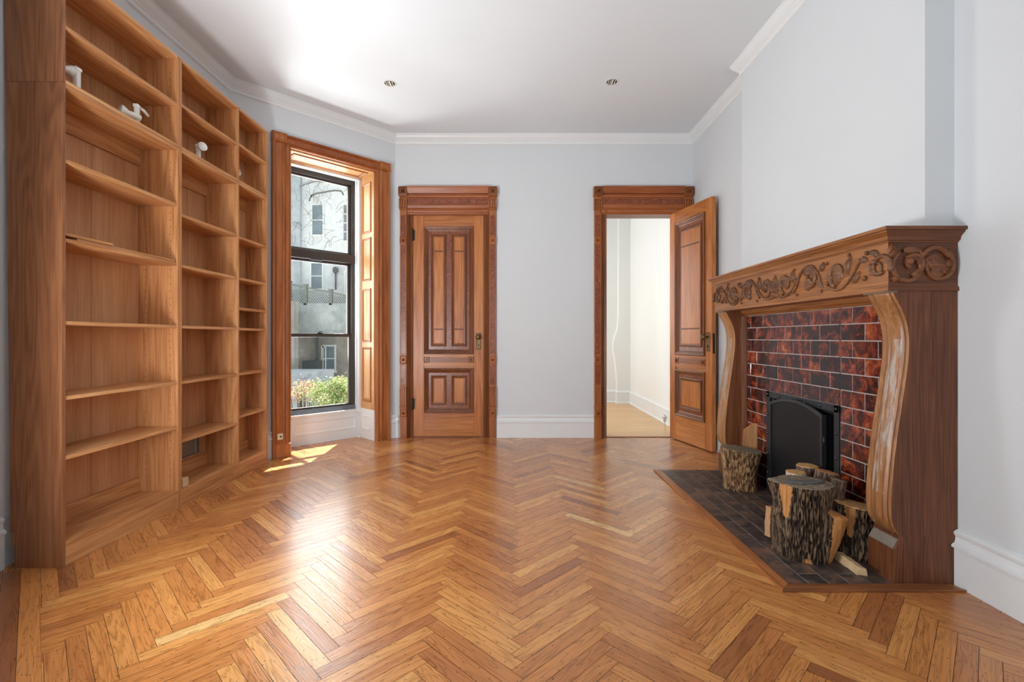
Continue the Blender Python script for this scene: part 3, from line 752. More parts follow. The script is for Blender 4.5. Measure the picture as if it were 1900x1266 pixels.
# ------------------------------------------------------------------ bookcases
XF, XBk = -2.11, -2.365
ZJ = 2.283
def case(name, label, y0, y1, z0, z1, dividers, shelves, toe, end_near=None, cuts=None, rails=True, backs=None):
    root = empty(name, ((XF+XBk)/2, (y0+y1)/2, z0), 0, label, 'bookcase'); off = root.location.copy()
    def bd(nm, mb, mats, bevel=.0015):
        mb.v = [tuple(Vector(v)-off) for v in mb.v]
        return mb.build(nm, mats, root, bevel)
    T = .019
    ys = [y0]+dividers+[y1]; backs = backs or [XBk]*(len(ys)-1)
    for i, y in enumerate(ys):
        a, b = (y, y+T) if i == 0 else ((y-T, y) if i == len(ys)-1 else (y-T/2, y+T/2))
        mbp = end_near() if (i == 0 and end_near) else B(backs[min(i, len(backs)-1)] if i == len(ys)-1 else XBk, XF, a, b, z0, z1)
        for yy, s in ((b, 1), (a, -1)):      # dark discs painted as the shade in shelf-pin holes, towards a bay
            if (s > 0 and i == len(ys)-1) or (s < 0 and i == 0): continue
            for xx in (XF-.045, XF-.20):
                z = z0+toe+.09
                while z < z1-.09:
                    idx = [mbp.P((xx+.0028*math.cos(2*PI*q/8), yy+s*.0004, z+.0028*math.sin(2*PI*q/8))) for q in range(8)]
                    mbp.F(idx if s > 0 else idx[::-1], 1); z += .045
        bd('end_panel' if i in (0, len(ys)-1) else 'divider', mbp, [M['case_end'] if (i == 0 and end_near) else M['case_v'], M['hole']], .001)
    
    zb = z0+toe
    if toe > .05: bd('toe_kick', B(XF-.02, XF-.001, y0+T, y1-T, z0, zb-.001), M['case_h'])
    for bay in range(len(ys)-1):
        a = ys[bay]+(T if bay == 0 else T/2); b = ys[bay+1]-(T if bay == len(ys)-2 else T/2)
        XB_ = backs[bay]
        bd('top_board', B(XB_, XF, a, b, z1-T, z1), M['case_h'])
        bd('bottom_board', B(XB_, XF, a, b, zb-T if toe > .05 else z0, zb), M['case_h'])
        cut = cuts.get(bay) if cuts else None
        m = MB()
        if cut:
            cy0, cy1, cz0, cz1 = cut
            for q in ((a, b, z0+.02, cz0), (a, b, cz1, z1-T), (a, cy0, cz0, cz1), (cy1, b, cz0, cz1)):
                if q[1]-q[0] > .002: m.box(XB_, XB_+.006, *q)
        else: m.box(XB_, XB_+.006, a, b, zb, z1-T)
        # plywood joint lines
        yy = a+.42
        while yy < b-.1: m.box(XB_+.005, XB_+.0066, yy-.0008, yy+.0008, zb if not cut else cut[3], z1-T, 1); yy += .42
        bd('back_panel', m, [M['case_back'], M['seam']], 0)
        if rails:
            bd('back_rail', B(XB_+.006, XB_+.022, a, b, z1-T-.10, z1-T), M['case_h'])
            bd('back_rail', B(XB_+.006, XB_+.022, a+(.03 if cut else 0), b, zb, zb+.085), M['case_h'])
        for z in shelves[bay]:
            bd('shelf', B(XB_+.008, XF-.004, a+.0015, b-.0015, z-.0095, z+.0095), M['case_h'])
    return root
YM = 3.045
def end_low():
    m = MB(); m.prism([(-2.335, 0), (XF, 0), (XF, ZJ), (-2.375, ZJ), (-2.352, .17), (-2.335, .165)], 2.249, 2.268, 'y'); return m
def end_up():
    m = MB(); m.prism([(-2.376, ZJ+.001), (XF, ZJ+.001), (XF, 2.862), (-2.386, 2.862)], 2.249, 2.268, 'y'); return m
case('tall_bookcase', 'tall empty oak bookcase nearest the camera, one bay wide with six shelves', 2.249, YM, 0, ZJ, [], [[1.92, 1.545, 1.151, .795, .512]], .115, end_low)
case('tall_bookcase', 'tall empty oak bookcase next to the window, two bays wide', YM+.002, 4.145, 0, ZJ, [3.70], [[1.867, 1.54, 1.15, .793, .417], [1.86, 1.54, 1.306, 1.147, .796, .465]], .115, cuts={0: (3.08, 3.62, .215, .40)}, backs=[XBk, -2.296])
case('bookcase_top_unit', 'single-bay oak top unit standing on the bookcase nearest the camera', 2.249, YM, ZJ+.001, 2.862, [], [[2.553]], .019, end_up, rails=False)
case('bookcase_top_unit', 'two-bay oak top unit standing on the bookcase by the window', YM+.002, 4.145, ZJ+.001, 2.862, [3.70], [[2.57], [2.58]], .019, rails=False, backs=[XBk, -2.296])
# wall plate seen through the hole in the back panel
o = B(XL+.001, XL+.012, 3.10, 3.60, .205, .42).build('sheet_metal_plate', M['greyplate'], bevel=.002, loc=(XL+.006, 3.35, .205))
tag(o, 'grey metal plate on the wall behind the cut-out in the bookcase back', 'plate')
# loose board on shelf
m = MB(); m.box(-.075, .055, -.30, .355, 0, .014); m.box(-.02, .06, -.375, -.10, .0145, .028)
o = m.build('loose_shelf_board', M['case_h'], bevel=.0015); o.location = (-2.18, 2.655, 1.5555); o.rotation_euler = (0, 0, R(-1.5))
tag(o, 'loose oak board lying on the fourth shelf of the nearest bookcase', 'board')
o = B(-.05, .05, -.03, .03, 0, .055).build('wood_block', M['paleblock'], bevel=.003); o.location = (-2.165, 3.108, .116); o.rotation_euler = (0, 0, R(6))
tag(o, 'small pale wooden block on the bottom shelf of the bookcase by the window', 'block')
# clip spotlights
def spot(loc, rz, label, head_yaw, ho=(0, 0, .085), strap=False, pitch=-8):
    r = empty('clip_spotlight', loc, rz, label, 'spotlight', 'white spotlights along the top of the bookcase')
    m = B(-.012, .012, -.011, .011, 0, .10); m.build('arm', M['whiteplastic'], r, bevel=.003)
    m = MB(); m.prism([(-.016, .095), (.016, .095), (.016, .108), (.006, .116), (-.016, .114)], -.013, .013, 'y'); m.build('hinge_cap', M['whiteplastic'], r, bevel=.002)
    if strap:
        m = MB(); m.tube([(.0, .01, .108), (.02, .035, .098), (.035, .06, .078)], .009, 6); m.build('strap', M['whiteplastic'], r)
    m = MB(); m.M = Matrix.Translation(ho) @ Matrix.Rotation(head_yaw, 4, 'Z') @ Matrix.Rotation(R(pitch), 4, 'Y')
    m.lathe([(.010, -.062), (.016, -.058), (.017, -.02), (.016, .0), (.019, .006), (.029, .026), (.031, .036), (.028, .038), (.024, .026), (.012, .018)], (0, 0, 0), 'x', 20); m.build('lamp_head', M['whiteplastic'], r)
    m = B(-.025, .025, -.016, .016, 0, .005); m.build('base', M['whiteplastic'], r, bevel=.002)
    return r
spot((-2.15, 2.37, 2.304), R(0), 'white clip spotlight nearest the camera on top of the bookcase', R(90), (-.02, -.035, .085))
spot((-2.15, 2.75, 2.304), R(20), 'white clip spotlight with a bent strap at the far end of the nearest bookcase', R(215), (-.03, -.035, .045), True)
spot((-2.17, 3.32, 2.304), R(10), 'white clip spotlight with round lamp face turned to the room, in the middle bay', R(-40), (.005, .012, .095))
spot((-2.20, 3.80, 2.304), R(10), 'white clip spotlight mostly hidden behind the divider of the bay by the window', R(-20))

# ------------------------------------------------------------------ mantel
MY0, MY1, MX = 2.102, 3.893, 1.649
man = empty('fireplace_mantel', (1.75, 3.0, 0), 0, 'large carved oak mantel with scroll brackets around the tiled fireplace', 'mantel')
def mp(nm, mb, mats, par=None, bevel=0, lab=None):
    mb.v = [tuple(Vector(v)-man.location) for v in mb.v]
    o = mb.build(nm, mats, par or man, bevel)
    if lab: o['label'] = lab
    return o
# cornice shelf: swept profile around the three free sides
cprof = [(0, 1.50), (.004, 1.50), (.006, 1.506), (.012, 1.508), (.012, 1.513), (.016, 1.525), (.03, 1.538), (.034, 1.541), (.034, 1.546), (.044, 1.548), (.046, 1.556), (.044, 1.563), (0, 1.563)]
cpth = [(1.955, MY1), (MX, MY1), (MX, MY0), (1.955, MY0)]
def near_x(mb):     # near-side faces get darker crosswise oak, side shade put in the colour
    for k, f in enumerate(mb.f):
        if all(mb.v[i][1] < MY0+.0001 for i in f): mb.mi[k] = 1
    return mb
o = mp('cornice', near_x(MB().sweep(cpth, cprof, left=False)), [M['man_y'], M['man_x']]); bm_fix(o)
mp('mantel_shelf', B(MX, XR-.001, MY0, MY1, 1.50, 1.563).box(XC, XR-.001, MY0, MY1, 1.5, 1.56) if False else B(MX, XR-.002, MY0, CY0-.001, 1.50, 1.5625).box(MX, XC-.001, CY0-.001, CY1+.001, 1.50, 1.5625).box(MX, XR-.002, CY1+.001, MY1, 1.50, 1.5625), M['man_y'])
fz = MB(); fz.box(MX, XR-.002, MY0, CY0-.001, 1.308, 1.50); fz.box(MX, XC-.001, CY0-.001, CY1+.001, 1.308, 1.50); fz.box(MX, XR-.002, CY1+.001, MY1, 1.308, 1.50)
frieze = mp('frieze', near_x(fz), [M['man_y'], M['man_x']])
bd_ = MB(); bd_.sweep(cpth, [(0, 1.287), (.006, 1.287), (.006, 1.302), (.002, 1.308), (0, 1.308)], left=False); bd_.box(MX, XC-.001, MY0, MY1, 1.287, 1.308)
o = mp('frieze_band', near_x(bd_), [M['man_y'], M['man_x']]); bm_fix(o)

# carving in a local (u, v) plane, mapped on a face
def carve(mapf, nrm, items):
    mb = MB()
    def sp(cx, cy, r0, a0, turns, w0, w1, r1=.25):
        n = 26; pts = []; rad = []
        for k in range(n):
            t_ = k/(n-1); a = a0+turns*2*PI*t_; r = r0*(1-(1-r1)*t_)
            pts.append(mapf(cx+r*math.cos(a), cy+r*math.sin(a), .004)); rad.append(w0+(w1-w0)*t_)
        mb.tube(pts, [q*1.25 for q in rad], 8, flat=nrm); return
    def leaf(x, y, a, L, wd, curl=.6):
        n = 9; prev = None; ang = a; px, py = x, y
        for k in range(n):
            t_ = k/(n-1); wdt = wd*math.sin(PI*min(1, .12+t_*.93))**.8; h = .017*math.sin(PI*min(1, .15+.8*t_))+.003; wdt *= 1.25
            nx, ny = -math.sin(ang), math.cos(ang)
            row = [mb.P(mapf(px+nx*wdt, py+ny*wdt, .0)), mb.P(mapf(px+nx*wdt*.55, py+ny*wdt*.55, h)), mb.P(mapf(px, py, h*.55)), mb.P(mapf(px-nx*wdt*.55, py-ny*wdt*.55, h)), mb.P(mapf(px-nx*wdt, py-ny*wdt, .0))]
            if prev:
                for q in range(4): mb.F((prev[q], prev[q+1], row[q+1], row[q]), 0, True)
            prev = row; px += math.cos(ang)*L/n; py += math.sin(ang)*L/n; ang += curl/n*2
    def ball(x, y, r):
        c = mapf(x, y, r*.5); mb.lathe([(.0005, -r), (r*.7, -r*.7), (r, 0), (r*.7, r*.7), (.0005, r)], c, 'z', 10)
    def stem(pts, w0, w1):
        # smooth polyline
        P_ = []; n = len(pts)
        for k in range(n-1):
            p0 = pts[max(k-1, 0)]; p1 = pts[k]; p2 = pts[k+1]; p3 = pts[min(k+2, n-1)]
            for s_ in range(6):
                t_ = s_/6
                P_.append(tuple(.5*((2*p1[i])+(-p0[i]+p2[i])*t_+(2*p0[i]-5*p1[i]+4*p2[i]-p3[i])*t_*t_+(-p0[i]+3*p1[i]-3*p2[i]+p3[i])*t_**3) for i in range(2)))
        P_.append(pts[-1])
        m_ = len(P_); mb.tube([mapf(p[0], p[1], .004) for p in P_], [1.2*(w0+(w1-w0)*k/(m_-1)) for k in range(m_)], 8, flat=nrm)
    for it in items: {'sp': sp, 'leaf': leaf, 'ball': ball, 'stem': stem}[it[0]](*it[1:])
    return mb
def mirror(items, sx):
    out = []
    for it in items:
        if it[0] == 'sp': out.append(('sp', it[1]*sx, it[2], it[3], (it[4] if sx > 0 else PI-it[4]), it[5]*sx)+tuple(it[6:]))
        elif it[0] == 'leaf': out.append(('leaf', it[1]*sx, it[2], (it[3] if sx > 0 else PI-it[3]), it[4], it[5], (it[6] if len(it) > 6 else .6)*sx))
        elif it[0] == 'ball': out.append(('ball', it[1]*sx, it[2], it[3]))
        else: out.append(('stem', [(p[0]*sx, p[1]) for p in it[1]], it[2], it[3]))
    return out
half = [
    # scroll by the palmette, opening upward
    ('stem', [(.015, -.06), (.06, -.075), (.13, -.068), (.19, -.03), (.225, .02)], .007, .006),
    ('sp', .115, -.002, .062, -1.9, -.95, .010, .006, .35), ('leaf', .10, -.02, 1.2, .10, .022, -.9), ('leaf', .075, .03, .6, .07, .016, -1.0), ('leaf', .14, -.02, 1.9, .07, .016, .8),
    ('ball', .10, .005, .010), ('leaf', .185, .0, 1.3, .085, .012, .4), ('ball', .20, .072, .009),
    # second big scroll, hanging
    ('stem', [(.19, -.06), (.225, -.02), (.26, .04), (.31, .072), (.37, .068), (.42, .02), (.44, -.03)], .007, .005),
    ('sp', .345, .0, .066, 1.7, -.95, .011, .006, .3), ('leaf', .30, .03, .7, .12, .025, -1.1), ('leaf', .35, .055, -.3, .10, .02, -1.0), ('leaf', .31, -.05, .2, .07, .018, 1.0), ('leaf', .33, .0, -1.0, .06, .016, .9),
    ('ball', .35, -.005, .014), ('leaf', .42, -.01, -1.2, .08, .011, .5), ('ball', .445, -.075, .009), ('ball', .225, -.075, .009), ('leaf', .44, .035, .4, .06, .010, .9), ('ball', .49, .065, .009),
    # third scroll upright
    ('stem', [(.50, -.055), (.55, -.078), (.61, -.072), (.67, -.03), (.72, .03), (.755, .055)], .007, .005),
    ('sp', .575, .0, .066, -1.8, -.9, .011, .006, .3), ('leaf', .56, -.05, 1.0, .13, .025, .9), ('leaf', .60, -.03, 1.7, .11, .022, 1.1), ('leaf', .54, .03, .4, .07, .018, -1.1), ('leaf', .53, -.03, 2.4, .06, .015, -1.0),
    ('leaf', .645, -.01, 1.5, .10, .011, -.3), ('ball', .655, .082, .009), ('ball', .50, -.04, .012), ('leaf', .68, -.055, .3, .08, .010, .7), ('ball', .76, -.045, .013), ('leaf', .73, .04, .3, .06, .012, -.6), ('ball', .775, .07, .011),
    # corner volute
    ('sp', .855, -.008, .062, -.4, .93, .009, .006, .4), ('ball', .825, .02, .015), ('leaf', .79, .07, .0, .09, .012, -.9), ('sp', .835, -.005, .04, 2.6, .8, .007, .005, .5),
]
center = [('leaf', 0, -.03, PI/2, .11, .018, 0), ('leaf', .012, -.03, 1.25, .11, .013, -.5), ('leaf', -.012, -.03, 1.89, .11, .013, .5), ('leaf', .02, -.035, .95, .10, .012, -.9), ('leaf', -.02, -.035, 2.19, .10, .012, .9), ('leaf', 0, -.04, -PI/2, .045, .014, 0), ('leaf', .008, -.045, -1.0, .05, .010, .6), ('leaf', -.008, -.045, -2.14, .05, .010, -.6)]
cyc = (MY0+MY1)/2; czc = 1.404
mapF = lambda u, v, h: (MX-h, cyc-u, czc+v)
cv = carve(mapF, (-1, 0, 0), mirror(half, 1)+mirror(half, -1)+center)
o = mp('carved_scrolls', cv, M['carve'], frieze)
corner = [('leaf', .0, s*.02, s*1.1, .07, .01, -s*.4) for s in (1, -1)]+[('leaf', 0, s*.01, s*.6, .08, .012, s*.8) for s in (1, -1)]
mapS = lambda u, v, h: (MX+u, MY0-h, czc+v)
side = [('leaf', .002, .045, 1.2, .06, .010, .2), ('leaf', .002, .03, .8, .07, .010, .5), ('leaf', .012, -.07, .3, .05, .01, .3),
        ('sp', .085, -.012, .075, 2.2, .95, .009, .007, .55), ('sp', .105, .005, .045, -1.2, .85, .010, .008, .55), ('ball', .085, .012, .018), ('leaf', .06, .06, .15, .10, .014, -.3), ('leaf', .10, -.055, .4, .07, .014, .5),
        ('stem', [(.125, .0), (.135, .025), (.16, .055), (.195, .072), (.235, .062), (.262, .03)], .009, .010), ('sp', .215, -.005, .068, 1.1, -.75, .010, .007, .75), ('leaf', .165, .03, -1.0, .12, .026, .9), ('leaf', .19, .04, -1.3, .11, .024, 1.1), ('leaf', .18, -.03, -.6, .08, .02, 1.0), ('leaf', .25, -.045, 1.9, .05, .014, .8), ('leaf', .262, .02, -1.9, .05, .014, .6), ('stem', [(.13, .06), (.145, .03), (.155, -.005)], .008, .006)]
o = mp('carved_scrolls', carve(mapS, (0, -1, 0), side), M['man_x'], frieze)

# scroll consoles
def worn():  # pale patches: real wear plus a highlight painted on the convex centre
    m = M['console'].copy(); m.name = 'worn_highlight_console_oak'; nt = m.node_tree; b = nt.nodes['Principled BSDF']
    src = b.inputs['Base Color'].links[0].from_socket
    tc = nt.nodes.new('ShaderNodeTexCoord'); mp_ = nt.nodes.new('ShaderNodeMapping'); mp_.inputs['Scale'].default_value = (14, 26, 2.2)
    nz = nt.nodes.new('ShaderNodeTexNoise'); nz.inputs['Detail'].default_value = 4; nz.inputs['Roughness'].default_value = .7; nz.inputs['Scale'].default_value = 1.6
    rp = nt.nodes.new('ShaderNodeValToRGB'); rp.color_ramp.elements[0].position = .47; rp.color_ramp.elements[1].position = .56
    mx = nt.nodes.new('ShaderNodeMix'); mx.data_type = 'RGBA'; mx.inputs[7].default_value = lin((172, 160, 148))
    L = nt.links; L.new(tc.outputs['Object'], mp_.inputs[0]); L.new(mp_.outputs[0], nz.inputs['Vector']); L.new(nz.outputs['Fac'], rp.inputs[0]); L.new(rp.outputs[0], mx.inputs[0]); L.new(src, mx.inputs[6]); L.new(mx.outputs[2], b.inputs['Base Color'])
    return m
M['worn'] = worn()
CP = [(1.287, 1.664), (1.275, 1.668), (1.25, 1.684), (1.20, 1.712), (1.141, 1.732), (1.07, 1.7395), (1.0, 1.7375), (.92, 1.728), (.82, 1.713), (.711, 1.696), (.60, 1.681), (.50, 1.670), (.42, 1.663), (.35, 1.660), (.29, 1.661), (.25, 1.668), (.225, 1.682), (.21, 1.70)]
def interp(z):
    for (za, xa), (zb, xb) in zip(CP, CP[1:]):
        if zb <= z <= za:
            t_ = (z-zb)/(za-zb); return xb+(xa-xb)*t_
    return CP[-1][1]
zs = [1.287-(1.287-.21)*k/56 for k in range(57)]
xsm = [interp(z) for z in zs]
for _ in range(3): xsm = [xsm[0]]+[(xsm[k-1]+2*xsm[k]+xsm[k+1])/4 for k in range(1, len(xsm)-1)]+[xsm[-1]]
across = [(0, .002), (.008, 0), (.016, .0), (.024, .007), (.030, .007), (.036, -.001), (.044, -.003), (.06, -.006), (.076, -.007), (.092, -.006), (.108, -.003), (.116, -.001), (.122, .007), (.128, .007), (.136, 0), (.144, 0), (.152, .002)]
def console(y0, flip):
    mb = MB(); rows = []
    for z, x in zip(zs, xsm):
        row = []
        for a, d in across: row.append(mb.P((x+d, y0+(a if not flip else .152-a), z)))
        row.append(mb.P((1.83, y0+(.152 if not flip else 0), z))); row.insert(0, mb.P((1.83, y0+(0 if not flip else .152), z)))
        rows.append(row)
    for k in range(len(rows)-1):
        for j in range(len(rows[0])-1):
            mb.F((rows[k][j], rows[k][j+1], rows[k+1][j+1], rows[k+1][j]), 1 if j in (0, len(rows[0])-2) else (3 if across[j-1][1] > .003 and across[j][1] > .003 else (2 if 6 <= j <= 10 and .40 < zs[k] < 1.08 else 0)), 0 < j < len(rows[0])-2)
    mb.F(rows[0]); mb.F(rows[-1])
    o = mp('scroll_console', mb, [M['console'], M['man_v'], M['worn'], M['man_v']]); bm_fix(o)  # flute grooves take the dark oak, their shade put in the colour
    m = MB(); m.box(1.652, 1.69, y0-.003, y0+.156, 1.281, 1.2868); mp('console_cap', m, M['wornpale'], bevel=.002, lab='pale worn cap of the scroll bracket')
    m = MB(); m.prism([(1.672, 0), (1.83, 0), (1.83, .21), (1.70, .21), (1.695, .19), (1.682, .165), (1.672, .15)], y0, y0+.152, 'y'); mp('base_block', m, M['man_v'], bevel=.002)
    m = MB(); m.prism([(1.674, .152), (1.685, .166), (1.697, .188), (1.70, .196), (1.697, .196), (1.682, .176), (1.672, .156)], y0+.006, y0+.146, 'y'); mp('ledge', m, M['wornpale'], lab='pale worn ledge above the bracket foot')
console(MY0, False); console(MY1-.152, True)
# side panels between console and wall, and breast returns
m = MB(); m.box(1.80, XR-.002, MY0+.0005, CY0-.002, 0, 1.287); m.box(1.796, 1.8, MY0+.001, CY0-.002, 0, 1.287); o = mp('side_panel', m, M['man_v'], bevel=.001)
m = MB(); m.box(1.80, 1.804, MY0-.0006, MY0+.004, .12, 1.28); mp('side_joint', m, M['seam'])
m = MB(); m.box(1.80, XR-.002, CY1+.002, MY1-.0005, 0, 1.287); mp('side_panel', m, M['man_v'], bevel=.001)
# jambs and header framing the tiles
TX = 1.806    # tile face
m = MB(); m.box(1.772, XC-.001, 3.70, 3.7415, 0, 1.287); m.prism([(3.70, 0)]*0 or [(1.772, 3.70), (1.776, 3.692), (1.79, 3.686), (1.80, 3.683), (XC-.001, 3.683), (XC-.001, 3.70)], 0, 1.247, 'z'); o = mp('jamb', m, M['man_v']); bm_fix(o)
m = MB(); m.box(1.772, XC-.001, 2.2535, 2.295, 0, 1.287); m.prism([(1.772, 2.295), (1.776, 2.303), (1.79, 2.309), (1.80, 2.312), (XC-.001, 2.312), (XC-.001, 2.295)], 0, 1.247, 'z'); o = mp('jamb', m, M['man_v']); bm_fix(o)
m = MB(); m.prism([(1.766, 1.287), (1.766, 1.278), (1.772, 1.272), (1.776, 1.266), (1.79, 1.258), (1.80, 1.247), (XC-.001, 1.247), (XC-.001, 1.287)], 2.295, 3.70, 'y'); o = mp('header', m, M['man_y']); bm_fix(o)

# fireplace surround (tiles, metal frame, firebox)
fp = empty('fireplace', (XC, 3.0, 0), 0, 'tiled fireplace with oxblood glazed tiles and black firebox', 'fireplace')
def fpp(nm, mb, mats, bevel=0, par=None):
    mb.v = [tuple(Vector(v)-fp.location) for v in mb.v]; return mb.build(nm, mats, par or fp, bevel)
m = MB()
OY0, OY1, OH = 2.640, 3.393, .706      # metal frame outer
def tileq(mb, y0, y1, z0, z1, X, holes):
    if y1-y0 < .004 or z1-z0 < .004: return
    hy0, hy1, hz = holes
    if z0 < hz-.001 and y1 > hy0 and y0 < hy1:
        if z1 > hz+.001: tileq(mb, y0, y1, hz, z1, X, holes); tileq(mb, y0, y1, z0, hz, X, holes); return
        tileq(mb, y0, min(y1, hy0), z0, z1, X, (9, 9, 0)); tileq(mb, max(y0, hy1), y1, z0, z1, X, (9, 9, 0)); return
    g = .0019; b = .003; tl = [random.uniform(-.0006, .0006) for _ in range(4)]
    y0 += g; y1 -= g; z0 += g; z1 -= g
    c = [(y0, z0), (y1, z0), (y1, z1), (y0, z1)]
    o_ = [mb.P((X+.004, y, z)) for y, z in c]
    i_ = [mb.P((X+tl[k], y+(b if k in (0, 3) else -b), z+(b if k < 2 else -b))) for k, (y, z) in enumerate(c)]
    tn = (random.random(), random.random(), random.random())
    for q in range(4): mb.tone[len(mb.f)] = tn; mb.F((o_[q], i_[q], i_[(q+1)%4], o_[(q+1)%4]), 0)
    mb.tone[len(mb.f)] = tn; mb.F(i_[::-1], 0)
r = 0; z = 1.245
while z > 0:
    z0 = max(z-.09, 0); y = 3.628+(.0 if r % 2 == 0 else -.09)
    while y > 2.29: y -= .18
    while y < 3.69:
        tileq(m, max(y, 2.30), min(y+.18, 3.69), z0, z, TX, (OY0, OY1, OH)); y += .18
    z -= .09; r += 1
m.box(TX+.003, XC-.0008, 2.30, OY0+.01, 0, 1.246, 1); m.box(TX+.003, XC-.0008, OY1-.01, 3.69, 0, 1.246, 1); m.box(TX+.003, XC-.0008, OY0, OY1, OH-.01, 1.246, 1)
fpp('tile_surround', m, [M['tile'], M['grout']])
m = MB(); fx0, fx1 = TX-.008, XC-.001
m.box(fx0, fx1, OY0, OY0+.042, 0, OH); m.box(fx0, fx1, OY1-.042, OY1, 0, OH); m.box(fx0, fx1, OY0, OY1, OH-.042, OH)
mf = fpp('metal_frame', m, M['greymetal'], .003)
rv = [(OY1-.021-k*(OY1-OY0-.042)/5, OH-.021) for k in range(6)]+[(y_, OH-.021-.137*k) for k in range(1, 5) for y_ in (OY0+.021, OY1-.021)]
for y_, z_ in rv:
    m = MB(); m.lathe([(.0005, fx0-.010), (.006, fx0-.008), (.010, fx0-.002), (.011, fx0+.001)], (0, y_, z_), 'x', 8); fpp('rivet', m, M['greymetal'], par=mf).location = (0, 0, 0)
m = MB(); m.box(XC+.0, XR+.2, FY0-.0, FY0+.02, 0, FH); m.box(XC, XR+.2, FY1-.02, FY1, 0, FH); m.box(XC, XR+.2, FY0, FY1, FH-.02, FH); m.box(XR+.18, XR+.2, FY0, FY1, 0, FH); m.box(XC, XR+.2, FY0, FY1, 0, .004)
fpp('firebox', m, M['soot'])

# hearth
h = MB(); HX0, HY0, HY1 = 1.208, 2.094, 3.90
h.box(HX0-.01, XC-.002, HY0-.0, HY1, .0005, .004, 1)
xk = XC-.002
X_ = HX0+.0; j = 0
def hq(x0, x1, y0, y1):
    g = .0017
    if x1-x0 < .006 or y1-y0 < .006: return
    tn = (random.random(), random.random(), random.random()); b = .002; zt = .0065
    c = [(x0+g, y0+g), (x1-g, y0+g), (x1-g, y1-g), (x0+g, y1-g)]; o_ = [h.P((x, y, .003)) for x, y in c]
    i_ = [h.P((x+(b if k in (0, 3) else -b), y+(b if k < 2 else -b), zt+random.uniform(-.0004, .0004))) for k, (x, y) in enumerate(c)]
    for q in range(4): h.tone[len(h.f)] = tn; h.F((o_[q], o_[(q+1)%4], i_[(q+1)%4], i_[q]))
    h.tone[len(h.f)] = tn; h.F(i_)
while X_ < xk:
    x1 = min(X_+.0905, xk); y = HY0-(.09 if j % 2 else 0)
    ylim = HY1 if X_ < 1.66 else 3.74
    while y < ylim:
        a, b = max(y, HY0), min(y+.18, ylim)
        if X_ > 1.66 and b < 2.255: y += .18; continue
        if X_ > 1.66: a = max(a, 2.256)
        hq(X_, x1 if not (X_ < 1.66 < x1 and (a < 2.255 or b > 3.74)) else 1.67, a, b); y += .18
    X_ += .0905; j += 1
hearth = h.build('hearth', [M['hearthtile'], M['groutdark']], loc=(1.5, 3.0, 0)); tag(hearth, 'dark slate-coloured tiled hearth in front of the fireplace', 'hearth')
m = MB(); m.prism([(1.150, 2.036), (HX0-.002, 2.092), (HX0-.002, HY1), (1.150, HY1)], .0005, .010, 'z')
o = m.build('hearth_border', M['oakborder'], hearth, .002, loc=None); o.location = (-1.5, -3, 0)
m = MB(); m.prism([(1.152, 2.036), (XR-.025, 2.036), (1.88, 2.092), (HX0-.000, 2.092)], .0005, .010, 'z')
o = m.build('hearth_border', M['oakborderx'], hearth, .002); o.location = (-1.5, -3, 0)

# fire screen
scn = empty('fire_screen', (1.777, 3.02, .007), 0, 'black arched folding fire screen standing before the firebox', 'fire screen')
def arch_panel(y0, y1, x, zs_, rise, parent, name):
    n = 24; rim = MB(); mesh = MB(); R_ = []
    def top(t_): return zs_+rise*(1-(2*t_-1)**2)
    outer = [(y1, 0)]+[(y1+(y0-y1)*k/n, top(k/n)) for k in range(n+1)]+[(y0, 0)]
    w_ = .016
    inner = [(y1-w_, .016)]+[(y1-w_+(y0-y1+2*w_)*k/n, top(k/n)-w_) for k in range(n+1)]+[(y0+w_, .016)]
    L_ = len(outer); idx = {}
    for k, (a, b) in enumerate(zip(outer, inner)):
        idx[k] = [rim.P((x-.006, a[0], a[1])), rim.P((x-.008, b[0], b[1])), rim.P((x+.006, b[0], b[1])), rim.P((x+.006, a[0], a[1]))]
    for k in range(L_):
        k2 = (k+1) % L_
        for q in range(4): rim.F((idx[k][q], idx[k2][q], idx[k2][(q+1)%4], idx[k][(q+1)%4]))
    rim.v = [tuple(Vector(v)-Vector((1.777, 3.02, 0))) for v in rim.v]; o = rim.build(name+'_rim', M['greymetal'], parent); bm_fix(o)
    mesh.prism([(a, b) for a, b in inner], x-.001, x+.002, 'x'); mesh.v = [tuple(Vector(v)-Vector((1.777, 3.02, 0))) for v in mesh.v]
    mesh.build(name, M['blackmetal'], parent)
arch_panel(2.742, 3.300, 1.777, .632, .05, scn, 'screen_panel')
for yy in (2.735, 3.307):
    m = MB(); a0, a1 = .008, .108
    m.box(a0, a1, yy-3.02-.002, yy-3.02+.001, .012, .622); m.build('screen_wing', M['blackmetal'], scn)
    m = MB(); m.box(a0-.002, a0+.01, yy-3.026, yy-3.014, 0, .632); m.box(a1-.01, a1, yy-3.026, yy-3.014, 0, .632); m.box(a0, a1, yy-3.026, yy-3.014, .622, .634); m.box(a0, a1, yy-3.026, yy-3.014, .0, .012); m.build('wing_rim', M['blackmetal'], scn, .001)
for zz in (.1, .46): m = MB(); m.lathe([(.006, 0), (.006, .05)], (.004, 2.738-3.02, zz)); m.build('screen_hinge', M['greymetal'], scn)

